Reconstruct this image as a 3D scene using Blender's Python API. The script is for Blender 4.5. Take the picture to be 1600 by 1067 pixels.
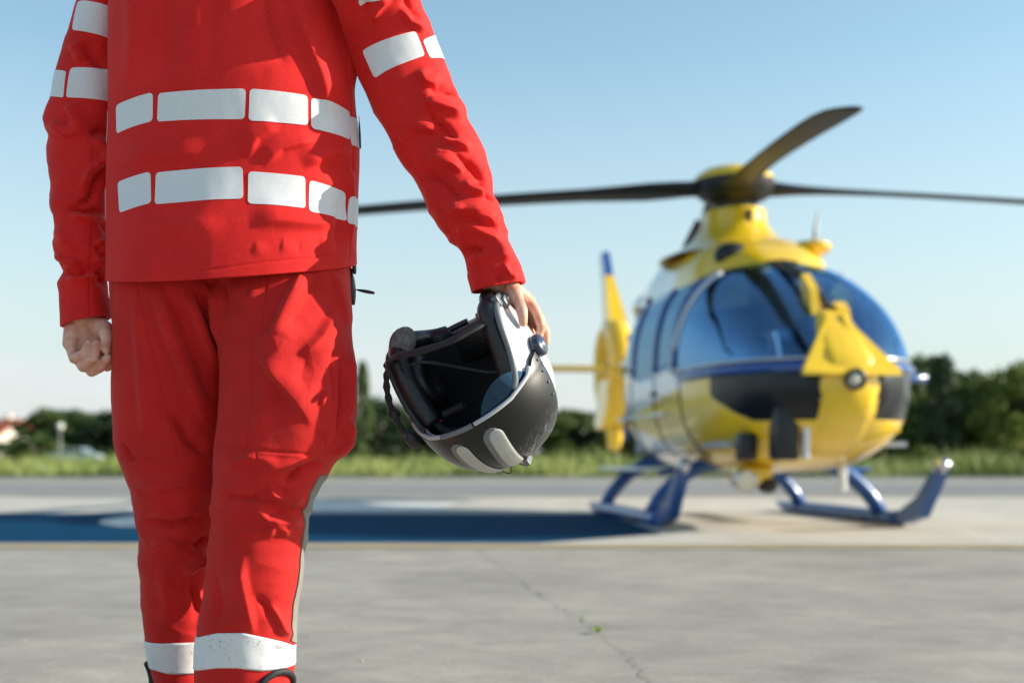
import bpy, bmesh, math, random
import numpy as np
from mathutils import Vector, Matrix, Euler

random.seed(7)
RNG = np.random.default_rng(11)
for o in list(bpy.data.objects):
    bpy.data.objects.remove(o)
scene = bpy.context.scene
COL = scene.collection

# ------------------------------------------------------------------ camera, sky, sun, exposure
CAM_H = 0.61          # camera height (m)
F = 2000.0            # focal length in photo pixels (1600 px wide)
HZ = 715.0            # photo row of the horizon
cam_data = bpy.data.cameras.new('camera')
cam = bpy.data.objects.new('camera', cam_data)
COL.objects.link(cam)
cam.location = (0, 0, CAM_H)
cam.rotation_euler = (math.radians(90), 0, 0)
cam_data.sensor_width = 36.0
cam_data.lens = 36.0 * F / 1600.0
cam_data.shift_y = (HZ - 533.5) / 1600.0
cam_data.clip_start = 0.05
cam_data.clip_end = 6000.0
cam_data.dof.use_dof = True
cam_data.dof.focus_distance = 2.31
cam_data.dof.aperture_fstop = 2.6
scene.camera = cam

SUN_EL = math.radians(23.0)
SUN_AZ = math.radians(90.0)      # clockwise from +Y
world = bpy.data.worlds.new('World')
scene.world = world
world.use_nodes = True
wn = world.node_tree
wn.nodes.clear()
w_out = wn.nodes.new('ShaderNodeOutputWorld')
w_bg = wn.nodes.new('ShaderNodeBackground')
w_sky = wn.nodes.new('ShaderNodeTexSky')
w_sky.sky_type = 'NISHITA'
w_sky.sun_disc = False
w_sky.sun_elevation = SUN_EL
w_sky.sun_rotation = SUN_AZ
w_sky.air_density = 1.0
w_sky.dust_density = 0.9
w_sky.ozone_density = 1.0
w_bg.inputs['Strength'].default_value = 0.13
# thin low cloud streaks all round the horizon
w_co = wn.nodes.new('ShaderNodeTexCoord')
w_map = wn.nodes.new('ShaderNodeMapping')
w_map.inputs['Scale'].default_value = (1.6, 1.6, 9.0)
w_map.inputs['Location'].default_value = (0.35, 0.2, 0.1)
w_noise = wn.nodes.new('ShaderNodeTexNoise')
w_noise.inputs['Scale'].default_value = 2.2
w_noise.inputs['Detail'].default_value = 7.0
w_noise.inputs['Roughness'].default_value = 0.55
w_ramp = wn.nodes.new('ShaderNodeValToRGB')
w_ramp.color_ramp.elements[0].position = 0.42
w_ramp.color_ramp.elements[1].position = 0.66
w_sep = wn.nodes.new('ShaderNodeSeparateXYZ')
w_el = wn.nodes.new('ShaderNodeMapRange')
w_el.inputs['From Min'].default_value = 0.13
w_el.inputs['From Max'].default_value = 0.06
w_mul = wn.nodes.new('ShaderNodeMath'); w_mul.operation = 'MULTIPLY'
w_mul2 = wn.nodes.new('ShaderNodeMath'); w_mul2.operation = 'MULTIPLY'
w_mul2.inputs[1].default_value = 0.85
w_mix = wn.nodes.new('ShaderNodeMix'); w_mix.data_type = 'RGBA'
w_mix.inputs['B'].default_value = (3.0, 3.25, 3.45, 1)
L = wn.links.new
L(w_co.outputs['Generated'], w_map.inputs['Vector'])
L(w_map.outputs['Vector'], w_noise.inputs['Vector'])
L(w_noise.outputs['Fac'], w_ramp.inputs['Fac'])
L(w_co.outputs['Generated'], w_sep.inputs['Vector'])
L(w_sep.outputs['Z'], w_el.inputs['Value'])
L(w_ramp.outputs['Color'], w_mul.inputs[0])
L(w_el.outputs['Result'], w_mul.inputs[1])
w_hz = wn.nodes.new('ShaderNodeMapRange')      # even pale haze low in the sky
w_hz.inputs['From Min'].default_value = 0.30; w_hz.inputs['From Max'].default_value = 0.0
w_hz.inputs['To Min'].default_value = 0.0; w_hz.inputs['To Max'].default_value = 0.9
L(w_sep.outputs['Z'], w_hz.inputs['Value'])
w_max = wn.nodes.new('ShaderNodeMath'); w_max.operation = 'MAXIMUM'
L(w_mul.outputs[0], w_mul2.inputs[0])
w_max.inputs[0].default_value = 0.0; L(w_hz.outputs['Result'], w_max.inputs[1])
L(w_max.outputs[0], w_mix.inputs['Factor'])
w_tint = wn.nodes.new('ShaderNodeMix'); w_tint.data_type = 'RGBA'; w_tint.blend_type = 'MULTIPLY'
w_tint.inputs['Factor'].default_value = 1.0; w_tint.inputs['B'].default_value = (0.92, 1.02, 0.93, 1)
L(w_sky.outputs['Color'], w_tint.inputs['A'])
L(w_tint.outputs['Result'], w_mix.inputs['A'])
w_cl = wn.nodes.new('ShaderNodeMix'); w_cl.data_type = 'RGBA'      # the clouds themselves
w_cl.inputs['B'].default_value = (3.7, 3.85, 3.95, 1)
L(w_mul2.outputs[0], w_cl.inputs['Factor']); L(w_mix.outputs['Result'], w_cl.inputs['A'])
L(w_cl.outputs['Result'], w_bg.inputs['Color'])
L(w_bg.outputs['Background'], w_out.inputs['Surface'])

sun_data = bpy.data.lights.new('sun', 'SUN')
sun_data.energy = 4.4
sun_data.angle = math.radians(0.53)
sun_data.color = (1.0, 0.91, 0.78)
sun = bpy.data.objects.new('sun', sun_data)
COL.objects.link(sun)
to_sun = Vector((math.cos(SUN_EL) * math.sin(SUN_AZ), math.cos(SUN_EL) * math.cos(SUN_AZ), math.sin(SUN_EL)))
sun.rotation_euler = (-to_sun).to_track_quat('-Z', 'Y').to_euler()
sun.location = to_sun * 50

scene.view_settings.view_transform = 'Standard'
scene.view_settings.look = 'None'
scene.view_settings.exposure = 0.8
scene.view_settings.gamma = 1.0
scene.view_settings.use_curve_mapping = False
scene.render.engine = 'CYCLES'
scene.cycles.max_bounces = 8
scene.cycles.transparent_max_bounces = 24
scene.cycles.use_denoising = True

# ------------------------------------------------------------------ helpers
def PT(px, py, Y):
    """a point at depth Y that the photo shows at (px, py)"""
    return np.array([(px - 800.0) * Y / F, Y, CAM_H - (py - HZ) * Y / F])

def proj(P):
    return 800.0 + F * P[..., 0] / P[..., 1], HZ - F * (P[..., 2] - CAM_H) / P[..., 1]

def mesh_np(name, V, Fc, smooth=True):
    """mesh from a vertex array and a face list (ndarray of quads/tris or list of tuples)"""
    me = bpy.data.meshes.new(name)
    V = np.asarray(V, dtype=np.float32).reshape(-1, 3)
    if isinstance(Fc, np.ndarray):
        k = Fc.shape[1]
        me.vertices.add(len(V)); me.vertices.foreach_set('co', V.ravel())
        me.loops.add(Fc.size); me.loops.foreach_set('vertex_index', Fc.astype(np.int32).ravel())
        me.polygons.add(len(Fc))
        me.polygons.foreach_set('loop_start', np.arange(0, Fc.size, k, dtype=np.int32))
        me.update(calc_edges=True)
    else:
        me.from_pydata(V.tolist(), [], [tuple(f) for f in Fc])
        me.update()
    if smooth:
        me.polygons.foreach_set('use_smooth', np.ones(len(me.polygons), dtype=bool))
    return me

def link(name, me, mats, parent=None, loc=None, rot=None):
    o = bpy.data.objects.new(name, me)
    COL.objects.link(o)
    if me is not None and mats is not None and len(me.materials) == 0:
        for m in (mats if isinstance(mats, (list, tuple)) else [mats]):
            me.materials.append(m)
    if parent is not None:
        o.parent = parent
    if loc is not None:
        o.location = loc
    if rot is not None:
        o.rotation_euler = rot
    return o

def part(name, V, Fc, mat, parent=None, smooth=True, label=None):
    o = link(name, mesh_np(name, V, Fc, smooth), mat, parent)
    if label:
        o['label'] = label
    return o

def tag(o, label=None, cat=None, group=None, kind=None):
    if label: o['label'] = label
    if cat: o['category'] = cat
    if group: o['group'] = group
    if kind: o['kind'] = kind
    return o

def empty(name, loc=(0, 0, 0), rot=(0, 0, 0)):
    o = bpy.data.objects.new(name, None)
    COL.objects.link(o)
    o.location = loc; o.rotation_euler = rot
    o.empty_display_size = 0.1
    return o

class MB:
    """collects vertices and faces of simple shapes for one mesh"""
    def __init__(self):
        self.v = []; self.f = []; self.n = 0
    def add(self, V, Fc):
        V = np.asarray(V, float).reshape(-1, 3)
        for f in Fc:
            self.f.append(tuple(int(i) + self.n for i in f))
        self.v.append(V); self.n += len(V)
        return self
    def box(self, c, s, rz=0.0, M=None, bev=0.0):
        x, y, z = [q / 2.0 for q in s]
        if bev <= 0:
            V = np.array([[-x,-y,-z],[x,-y,-z],[x,y,-z],[-x,y,-z],[-x,-y,z],[x,-y,z],[x,y,z],[-x,y,z]])
            Fc = [(0,3,2,1),(4,5,6,7),(0,1,5,4),(1,2,6,5),(2,3,7,6),(3,0,4,7)]
        else:
            bm = bmesh.new(); bmesh.ops.create_cube(bm, size=1.0)
            for v in bm.verts: v.co = Vector((v.co.x*2*x, v.co.y*2*y, v.co.z*2*z))
            bmesh.ops.bevel(bm, geom=bm.edges[:], offset=bev, segments=2, affect='EDGES', profile=0.5)
            bm.verts.index_update()
            V = np.array([v.co[:] for v in bm.verts]); Fc = [tuple(v.index for v in f.verts) for f in bm.faces]; bm.free()
        if rz:
            cz, sz = math.cos(rz), math.sin(rz)
            V = V @ np.array([[cz, sz, 0], [-sz, cz, 0], [0, 0, 1]])
        if M is not None:
            V = V @ np.array(M.to_3x3()).T
        return self.add(V + np.array(c), Fc)
    def tube(self, pts, r, n=10, caps=True, flat=1.0):
        """tube along a polyline, r a number or one per point; flat squeezes the second axis"""
        pts = np.asarray(pts, float); m = len(pts)
        r = np.broadcast_to(np.asarray(r, float), (m,))
        T = np.gradient(pts, axis=0); T /= np.linalg.norm(T, axis=1)[:, None] + 1e-12
        a = np.array([0, 0, 1.0]) if abs(T[0, 2]) < 0.9 else np.array([1.0, 0, 0])
        u = np.cross(T[0], a); u /= np.linalg.norm(u)
        V = []
        for i in range(m):
            u = u - T[i] * np.dot(u, T[i]); u /= np.linalg.norm(u)
            w = np.cross(T[i], u)
            for k in range(n):
                t = 2 * math.pi * k / n
                V.append(pts[i] + r[i] * (math.cos(t) * u + flat * math.sin(t) * w))
        Fc = []
        for i in range(m - 1):
            for k in range(n):
                k2 = (k + 1) % n
                Fc.append((i*n+k, i*n+k2, (i+1)*n+k2, (i+1)*n+k))
        if caps:
            Fc.append(tuple(range(n - 1, -1, -1))); Fc.append(tuple((m-1)*n + k for k in range(n)))
        return self.add(V, Fc)
    def lathe(self, prof, axis_o=(0,0,0), axis='z', n=24, M=None):
        """profile of (radius, height) turned about an axis"""
        V = []; Fc = []
        for r, h in prof:
            for k in range(n):
                t = 2*math.pi*k/n
                V.append((r*math.cos(t), r*math.sin(t), h))
        m = len(prof)
        for i in range(m-1):
            for k in range(n):
                k2 = (k+1) % n
                Fc.append((i*n+k, i*n+k2, (i+1)*n+k2, (i+1)*n+k))
        V = np.array(V, float)
        if axis == 'x': V = V[:, [2, 0, 1]]
        if axis == 'y': V = V[:, [1, 2, 0]]
        if M is not None: V = V @ np.array(M.to_3x3()).T
        return self.add(V + np.array(axis_o), Fc)
    def ball(self, c, s, n=16, M=None):
        V = []; Fc = []
        for i in range(n + 1):
            p = math.pi * i / n
            for k in range(2*n):
                t = math.pi * k / n
                V.append((s[0]*math.sin(p)*math.cos(t), s[1]*math.sin(p)*math.sin(t), s[2]*math.cos(p)))
        for i in range(n):
            for k in range(2*n):
                k2 = (k+1) % (2*n)
                Fc.append((i*2*n+k, (i+1)*2*n+k, (i+1)*2*n+k2, i*2*n+k2))
        V = np.array(V)
        if M is not None: V = V @ np.array(M.to_3x3()).T
        return self.add(V + np.array(c), Fc)
    def capsule(self, a, b, ra, rb, n=14, k=5):
        a = np.asarray(a, float); b = np.asarray(b, float)
        d = b - a; Lg = np.linalg.norm(d)
        if Lg < 1e-6: return self.ball(a, (ra, ra, ra), 8)
        d /= Lg
        t = np.array([0, 0, 1.0]) if abs(d[2]) < 0.9 else np.array([1.0, 0, 0])
        u = np.cross(d, t); u /= np.linalg.norm(u); w = np.cross(d, u)
        prof = []
        for i in range(k + 1):
            p = math.pi/2 * i / k
            prof.append((ra*math.sin(p) + 1e-5, -ra*math.cos(p)))
        for i in range(k + 1):
            p = math.pi/2 * i / k
            prof.append((rb*math.cos(p) + 1e-5, Lg + rb*math.sin(p)))
        V = []; Fc = []
        for r, h in prof:
            for q in range(n):
                g = 2*math.pi*q/n
                V.append(a + d*h + r*(math.cos(g)*u + math.sin(g)*w))
        m = len(prof)
        for i in range(m-1):
            for q in range(n):
                q2 = (q+1) % n
                Fc.append((i*n+q, (i+1)*n+q, (i+1)*n+q2, i*n+q2))
        Fc.append(tuple(range(n))); Fc.append(tuple((m-1)*n+q for q in range(n-1, -1, -1)))
        return self.add(V, Fc)
    def prism(self, poly, t0, t1, M=None, o=(0,0,0)):
        """polygon in local xy between z = t0 and t1, mapped through M, moved to o"""
        n = len(poly)
        V = [(x, y, t0) for x, y in poly] + [(x, y, t1) for x, y in poly]
        Fc = [tuple(range(n-1, -1, -1)), tuple(range(n, 2*n))] + [(i, (i+1) % n, n+(i+1) % n, n+i) for i in range(n)]
        V = np.array(V, float)
        if M is not None: V = V @ np.array(M.to_3x3()).T
        return self.add(V + np.array(o), Fc)
    def build(self, name, mat, parent=None, smooth=False, label=None, sharp=None):
        me = mesh_np(name, np.concatenate(self.v), self.f, smooth or sharp is not None)
        o = link(name, me, mat, parent)
        if sharp is not None:
            me.set_sharp_from_angle(angle=math.radians(sharp))
        if label: o['label'] = label
        return o

def remeshed(mb, voxel, smooth_it=6, factor=0.5):
    """one continuous skin round all the shapes of mb"""
    me = mesh_np('tmp', np.concatenate(mb.v), mb.f)
    o = link('tmp', me, None)
    m = o.modifiers.new('r', 'REMESH'); m.mode = 'VOXEL'; m.voxel_size = voxel
    s = o.modifiers.new('s', 'SMOOTH'); s.factor = factor; s.iterations = smooth_it
    dg = bpy.context.evaluated_depsgraph_get()
    out = bpy.data.meshes.new_from_object(o.evaluated_get(dg))
    n = len(out.vertices); V = np.empty(n*3, np.float32); out.vertices.foreach_get('co', V)
    Fc = [tuple(p.vertices) for p in out.polygons]
    bpy.data.objects.remove(o); bpy.data.meshes.remove(me); bpy.data.meshes.remove(out)
    return V.reshape(-1, 3).astype(float), Fc

# gradient noise on arrays
_perm = RNG.permutation(256); _perm = np.concatenate([_perm, _perm, _perm])
_grad = RNG.normal(size=(256, 3)); _grad /= np.linalg.norm(_grad, axis=1)[:, None]
def noise3(P):
    P = np.asarray(P, float); sh = P.shape[:-1]; P = P.reshape(-1, 3)
    I = np.floor(P).astype(int); Fr = P - I; I &= 255
    U = Fr*Fr*Fr*(Fr*(Fr*6-15)+10)
    out = np.zeros(len(P))
    for dx in (0, 1):
        for dy in (0, 1):
            for dz in (0, 1):
                h = _perm[_perm[_perm[(I[:, 0]+dx) & 255] + ((I[:, 1]+dy) & 255)] + ((I[:, 2]+dz) & 255)]
                g = _grad[h]
                d = g[:, 0]*(Fr[:, 0]-dx) + g[:, 1]*(Fr[:, 1]-dy) + g[:, 2]*(Fr[:, 2]-dz)
                w = (U[:, 0] if dx else 1-U[:, 0]) * (U[:, 1] if dy else 1-U[:, 1]) * (U[:, 2] if dz else 1-U[:, 2])
                out += d*w
    return out.reshape(sh)
def fbm(P, oct=3):
    s = 0; a = 1.0
    for i in range(oct):
        s = s + a*noise3(np.asarray(P)*(2.0**i) + 17.3*i); a *= 0.5
    return s

def sstep(a, b, x):
    t = np.clip((x - a)/(b - a), 0, 1)
    return t*t*(3 - 2*t)

# ------------------------------------------------------------------ materials
def mat(name, color, rough=0.6, metal=0.0, spec=0.5, coat=0.0, coat_rough=0.1, sheen=0.0,
        var=0.0, var_scale=8.0, bump=0.0, bump_scale=200.0, detail=4.0, color2=None, dist=0.002):
    m = bpy.data.materials.new(name); m.use_nodes = True
    nt = m.node_tree; b = nt.nodes['Principled BSDF']
    b.inputs['Base Color'].default_value = (*color, 1)
    b.inputs['Roughness'].default_value = rough
    b.inputs['Metallic'].default_value = metal
    b.inputs['Specular IOR Level'].default_value = spec
    b.inputs['Coat Weight'].default_value = coat
    b.inputs['Coat Roughness'].default_value = coat_rough
    b.inputs['Sheen Weight'].default_value = sheen
    tc = nt.nodes.new('ShaderNodeTexCoord')
    if var > 0:
        n = nt.nodes.new('ShaderNodeTexNoise')
        n.inputs['Scale'].default_value = var_scale; n.inputs['Detail'].default_value = detail
        r = nt.nodes.new('ShaderNodeValToRGB')
        r.color_ramp.elements[0].position = 0.32; r.color_ramp.elements[1].position = 0.68
        c2 = color2 if color2 else tuple(min(1, c*(1+var)) for c in color)
        c1 = tuple(c*(1-var) for c in color) if color2 is None else color
        r.color_ramp.elements[0].color = (*c1, 1); r.color_ramp.elements[1].color = (*c2, 1)
        nt.links.new(tc.outputs['Object'], n.inputs['Vector'])
        nt.links.new(n.outputs['Fac'], r.inputs['Fac'])
        nt.links.new(r.outputs['Color'], b.inputs['Base Color'])
    if bump > 0:
        n2 = nt.nodes.new('ShaderNodeTexNoise')
        n2.inputs['Scale'].default_value = bump_scale; n2.inputs['Detail'].default_value = 3.0
        bp = nt.nodes.new('ShaderNodeBump'); bp.inputs['Strength'].default_value = bump; bp.inputs['Distance'].default_value = dist
        nt.links.new(tc.outputs['Object'], n2.inputs['Vector'])
        nt.links.new(n2.outputs['Fac'], bp.inputs['Height'])
        nt.links.new(bp.outputs['Normal'], b.inputs['Normal'])
    return m

def glass_mat(name, tint, gloss=0.12, rough=0.02, gcol=(1, 1, 1)):
    m = bpy.data.materials.new(name); m.use_nodes = True
    nt = m.node_tree; nt.nodes.clear()
    o = nt.nodes.new('ShaderNodeOutputMaterial')
    tr = nt.nodes.new('ShaderNodeBsdfTransparent'); tr.inputs['Color'].default_value = (*tint, 1)
    gl = nt.nodes.new('ShaderNodeBsdfGlossy'); gl.inputs['Roughness'].default_value = rough; gl.inputs['Color'].default_value = (*gcol, 1)
    lw = nt.nodes.new('ShaderNodeFresnel'); lw.inputs['IOR'].default_value = 1.5
    ad = nt.nodes.new('ShaderNodeMath'); ad.operation = 'ADD'; ad.inputs[1].default_value = gloss; ad.use_clamp = True
    mx = nt.nodes.new('ShaderNodeMixShader')
    nt.links.new(lw.outputs[0], ad.inputs[0]); nt.links.new(ad.outputs[0], mx.inputs[0])
    nt.links.new(tr.outputs[0], mx.inputs[1]); nt.links.new(gl.outputs[0], mx.inputs[2])
    nt.links.new(mx.outputs[0], o.inputs['Surface'])
    return m
# ------------------------------------------------------------------ ground
def ground_mat(name, c1, c2, stain, scale=0.6, stretch=(1, 1, 1), fine=0.25, bump=0.35, blotch=0.17):
    m = bpy.data.materials.new(name); m.use_nodes = True
    nt = m.node_tree; b = nt.nodes['Principled BSDF']; N = nt.nodes.new; K = nt.links.new
    b.inputs['Roughness'].default_value = 0.85; b.inputs['Specular IOR Level'].default_value = 0.3
    tc = N('ShaderNodeTexCoord'); mp = N('ShaderNodeMapping'); mp.inputs['Scale'].default_value = stretch
    K(tc.outputs['Object'], mp.inputs['Vector'])
    n1 = N('ShaderNodeTexNoise'); n1.inputs['Scale'].default_value = scale; n1.inputs['Detail'].default_value = 9; n1.inputs['Roughness'].default_value = 0.62; n1.inputs['Distortion'].default_value = 0.6
    K(mp.outputs['Vector'], n1.inputs['Vector'])
    r1 = N('ShaderNodeValToRGB'); r1.color_ramp.elements[0].position = 0.36; r1.color_ramp.elements[1].position = 0.66
    r1.color_ramp.elements[0].color = (*c1, 1); r1.color_ramp.elements[1].color = (*c2, 1)
    K(n1.outputs['Fac'], r1.inputs['Fac'])
    # oily and dusty stains
    n2 = N('ShaderNodeTexNoise'); n2.inputs['Scale'].default_value = scale*3.1; n2.inputs['Detail'].default_value = 6; n2.inputs['Distortion'].default_value = 1.2
    K(mp.outputs['Vector'], n2.inputs['Vector'])
    r2 = N('ShaderNodeValToRGB'); r2.color_ramp.elements[0].position = 0.56; r2.color_ramp.elements[1].position = 0.75
    r2.color_ramp.elements[0].color = (0, 0, 0, 1); r2.color_ramp.elements[1].color = (0.65, 0.65, 0.65, 1)
    K(n2.outputs['Fac'], r2.inputs['Fac'])
    mx = N('ShaderNodeMix'); mx.data_type = 'RGBA'; mx.inputs['B'].default_value = (*stain, 1)
    K(r2.outputs['Color'], mx.inputs['Factor']); K(r1.outputs['Color'], mx.inputs['A'])
    # blotches a hand to a slab wide
    n4 = N('ShaderNodeTexNoise'); n4.inputs['Scale'].default_value = 3.4; n4.inputs['Detail'].default_value = 8; n4.inputs['Roughness'].default_value = 0.72; n4.inputs['Distortion'].default_value = 0.8
    K(mp.outputs['Vector'], n4.inputs['Vector'])
    r4 = N('ShaderNodeMapRange'); r4.inputs['From Min'].default_value = 0.33; r4.inputs['From Max'].default_value = 0.67
    r4.inputs['To Min'].default_value = 1 - blotch; r4.inputs['To Max'].default_value = 1 + blotch*.8
    K(n4.outputs['Fac'], r4.inputs['Value'])
    # grit
    n3 = N('ShaderNodeTexNoise'); n3.inputs['Scale'].default_value = 75.0; n3.inputs['Detail'].default_value = 4; n3.inputs['Roughness'].default_value = 0.8
    K(tc.outputs['Object'], n3.inputs['Vector'])
    r3 = N('ShaderNodeMapRange'); r3.inputs['From Min'].default_value = 0.25; r3.inputs['From Max'].default_value = 0.75
    r3.inputs['To Min'].default_value = 1 - fine; r3.inputs['To Max'].default_value = 1 + fine
    K(n3.outputs['Fac'], r3.inputs['Value'])
    mu = N('ShaderNodeMix'); mu.data_type = 'RGBA'; mu.blend_type = 'MULTIPLY'; mu.inputs['Factor'].default_value = 1
    cb = N('ShaderNodeCombineColor')
    mm4 = N('ShaderNodeMath'); mm4.operation = 'MULTIPLY'; K(r3.outputs[0], mm4.inputs[0]); K(r4.outputs[0], mm4.inputs[1])
    for k in range(3): K(mm4.outputs[0], cb.inputs[k])
    K(mx.outputs['Result'], mu.inputs['A']); K(cb.outputs[0], mu.inputs['B'])
    K(mu.outputs['Result'], b.inputs['Base Color'])
    bp = N('ShaderNodeBump'); bp.inputs['Strength'].default_value = bump; bp.inputs['Distance'].default_value = 0.006
    K(n3.outputs['Fac'], bp.inputs['Height']); K(bp.outputs['Normal'], b.inputs['Normal'])
    return m

M_asphalt = ground_mat('worn_concrete', (0.265, 0.248, 0.215), (0.365, 0.34, 0.294), (0.22, 0.208, 0.185), 0.8, (.9, 1.1, 1))
M_pad = ground_mat('pale_concrete', (0.43, 0.405, 0.355), (0.53, 0.50, 0.445), (0.30, 0.28, 0.25), 0.5, (0.9, 1.1, 1), 0.12)
M_taxi = ground_mat('dark_asphalt', (0.20, 0.195, 0.19), (0.27, 0.262, 0.255), (0.16, 0.155, 0.15), 0.4, (0.4, 1.5, 1), 0.15)
M_white_line = ground_mat('white_paint', (0.58, 0.58, 0.55), (0.70, 0.69, 0.66), (0.42, 0.41, 0.38), 1.6, (1, 1, 1), 0.1, 0.15)
M_yellow_line = ground_mat('yellow_paint', (0.50, 0.40, 0.20), (0.60, 0.46, 0.18), (0.40, 0.36, 0.28), 1.3, (1, 1, 1), 0.12, 0.15)
M_field = ground_mat('meadow_soil', (0.10, 0.13, 0.03), (0.19, 0.21, 0.055), (0.16, 0.15, 0.07), 0.25, (0.5, 1.5, 1), 0.3)

def sheet(name, poly, z, m, parent=None):
    n = len(poly)
    return part(name, [(x, y, z) for x, y in poly], [tuple(range(n))], m, parent, smooth=False)

g = sheet('ground', [(-1500, -60), (1500, -60), (1500, 3500), (-1500, 3500)], -0.03, M_field)
tag(g, 'green meadow ground stretching away behind the apron', kind='structure')
ap = sheet('apron', [(-90, -20), (90, -20), (90, 37), (-90, 37)], 0.0, M_asphalt)
tag(ap, 'worn grey concrete apron with cracks and stains', kind='structure')
kerb = MB().box((0, 37.1, 0.0), (180, 0.25, 0.14)).build('apron_kerb', M_pad)
tag(kerb, 'pale concrete edge between apron and grass', kind='structure')
tx = sheet('taxiway', [(-90, 21.6), (90, 20.2), (90, 30.0), (-90, 30.5)], 0.004, M_taxi)
tag(tx, 'darker asphalt taxiway strip behind the landing pad', kind='structure')
pad = sheet('landing_pad', [(-30, 8.95), (-3, 8.95), (30, 8.75), (30, 19.0), (-30, 20.3)], 0.004, M_pad)
tag(pad, 'pale concrete landing pad under the helicopter', kind='structure')

def ellipse(cx, cy, rx, ry, n=40):
    return [(cx+rx*math.cos(2*math.pi*i/n), cy+ry*math.sin(2*math.pi*i/n)) for i in range(n)]
wl = sheet('pad_marking', ellipse(-3.0, 12.6, .95, 1.5), 0.010, M_white_line)
tag(wl, 'white painted marking in the blue field behind the left leg', kind='structure')
wl3 = sheet('white_bar', [(-4.5, 14.5), (-0.9, 14.5), (-0.7, 17.2), (-4.6, 17.2)], 0.010, M_white_line)
tag(wl3, 'white painted bar behind the blue field', kind='structure')
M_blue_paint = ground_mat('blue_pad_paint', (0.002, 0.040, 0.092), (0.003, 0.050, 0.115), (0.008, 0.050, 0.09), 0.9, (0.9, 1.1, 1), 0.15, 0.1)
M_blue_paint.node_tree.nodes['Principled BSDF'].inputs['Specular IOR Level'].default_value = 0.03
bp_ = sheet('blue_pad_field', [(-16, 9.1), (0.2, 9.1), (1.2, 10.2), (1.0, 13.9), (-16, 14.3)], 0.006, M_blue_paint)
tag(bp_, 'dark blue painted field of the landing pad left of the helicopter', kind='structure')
yl = sheet('yellow_line', [(-30, 8.62), (-2, 8.66), (30, 8.44), (30, 8.60), (-2, 8.82), (-30, 8.78)], 0.008, M_yellow_line)
tag(yl, 'faded yellow painted line along the front of the pad', kind='structure')
wl2 = sheet('white_line', [(6.8, 15.8), (30, 15.2), (30, 17.6), (7.5, 17.6)], 0.008, M_white_line)
tag(wl2, 'broad white painted stripe right of the helicopter', kind='structure')

# cracks in the concrete: thin ragged dark grooves
M_crack = mat('crack_dirt', (0.13, 0.12, 0.105), 0.95, var=0.5, var_scale=6, color2=(0.24, 0.225, 0.20))
def crack(pts, w, name='crack', seed=0):
    r = random.Random(seed)
    P = []
    for (a, b) in zip(pts[:-1], pts[1:]):
        n = max(2, int(math.dist(a, b)/0.05))
        for i in range(n):
            t = i/n
            P.append((a[0]+(b[0]-a[0])*t + r.gauss(0, 0.012), a[1]+(b[1]-a[1])*t + r.gauss(0, 0.012)))
    P.append(pts[-1])
    V = []; Fc = []
    for i, (x, y) in enumerate(P):
        ww = w*(0.35 + r.random())
        V.append((x-ww, y, 0.004)); V.append((x+ww, y, 0.004))
    for i in range(len(P)-1):
        Fc.append((2*i, 2*i+1, 2*i+3, 2*i+2))
    o = part(name, V, Fc, M_crack, ap, smooth=False)
    return o
def gp(px, py):
    Y = CAM_H*F/(py - HZ)
    return ((px-800)*Y/F, Y)
crack([gp(742, 856), gp(800, 896), gp(850, 935), gp(905, 967), gp(935, 988), gp(985, 1030), gp(1012, 1062), gp(1120, 1180)], 0.0021, seed=1)
crack([gp(0, 948), gp(150, 938), gp(300, 955)], 0.003, seed=2)
crack([gp(1100, 965), gp(1300, 958), gp(1480, 975), gp(1640, 970)], 0.003, seed=3)

# slab joints: straight tar-filled grooves
M_joint = mat('joint_tar', (0.16, 0.15, 0.135), 0.9, var=0.4, var_scale=4, color2=(0.26, 0.245, 0.22))
for (x0, y0), (x1, y1), w in (((1.9, 2.0), (3.4, 8.4), .006), ((-3.9, 2.0), (-3.6, 8.5), .006)):
    d = np.array([x1-x0, y1-y0]); d /= np.linalg.norm(d); q = np.array([-d[1], d[0]])*w
    part('slab_joint', [(x0+q[0], y0+q[1], .003), (x0-q[0], y0-q[1], .003), (x1-q[0], y1-q[1], .003), (x1+q[0], y1+q[1], .003)], [(0, 1, 2, 3)], M_joint, ap, smooth=False)

# pebbles
M_pebble = mat('pebble', (0.42, 0.40, 0.36), 0.8, var=0.2, var_scale=30)
pb = MB()
for i in range(90):
    x = random.uniform(-3, 4); y = random.uniform(3.2, 8.4); s = random.uniform(0.002, 0.006)
    pb.ball((x, y, s*0.4), (s, s*random.uniform(.7, 1.2), s*.7), 4)
tag(pb.build('gravel', M_pebble, smooth=True), 'loose grit scattered on the concrete apron', 'gravel', kind='stuff')

# weeds growing in the crack
M_weed = mat('weed_leaf', (0.30, 0.42, 0.05), 0.5, var=0.25, var_scale=40)
def weed(px, py, s, label, n, seed):
    r = random.Random(seed); x, y = gp(px, py); b = MB()
    for i in range(n):
        a = r.uniform(0, 2*math.pi); l = s*r.uniform(.5, 1.1); e = r.uniform(.35, 1.2); w = l*0.16
        d = np.array([math.cos(a)*math.cos(e), math.sin(a)*math.cos(e), math.sin(e)]); q = np.array([-math.sin(a), math.cos(a), 0])
        p1 = d*l*0.5 + np.array([0, 0, .004]); p2 = d*l + np.array([0, 0, -l*.12])
        b.add([(0, 0, 0), p1+q*w, p2, p1-q*w, p1+np.array([0, 0, w*.4])], [(0, 1, 4), (1, 2, 4), (2, 3, 4), (3, 0, 4)])
    o = b.build('weed', M_weed, smooth=True); o.location = (x, y, 0.004)
    return tag(o, label, 'weed', 'weeds in the apron crack')
weed(934, 990, 0.040, 'larger bright green weed sprouting from the concrete crack', 22, 4)
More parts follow.
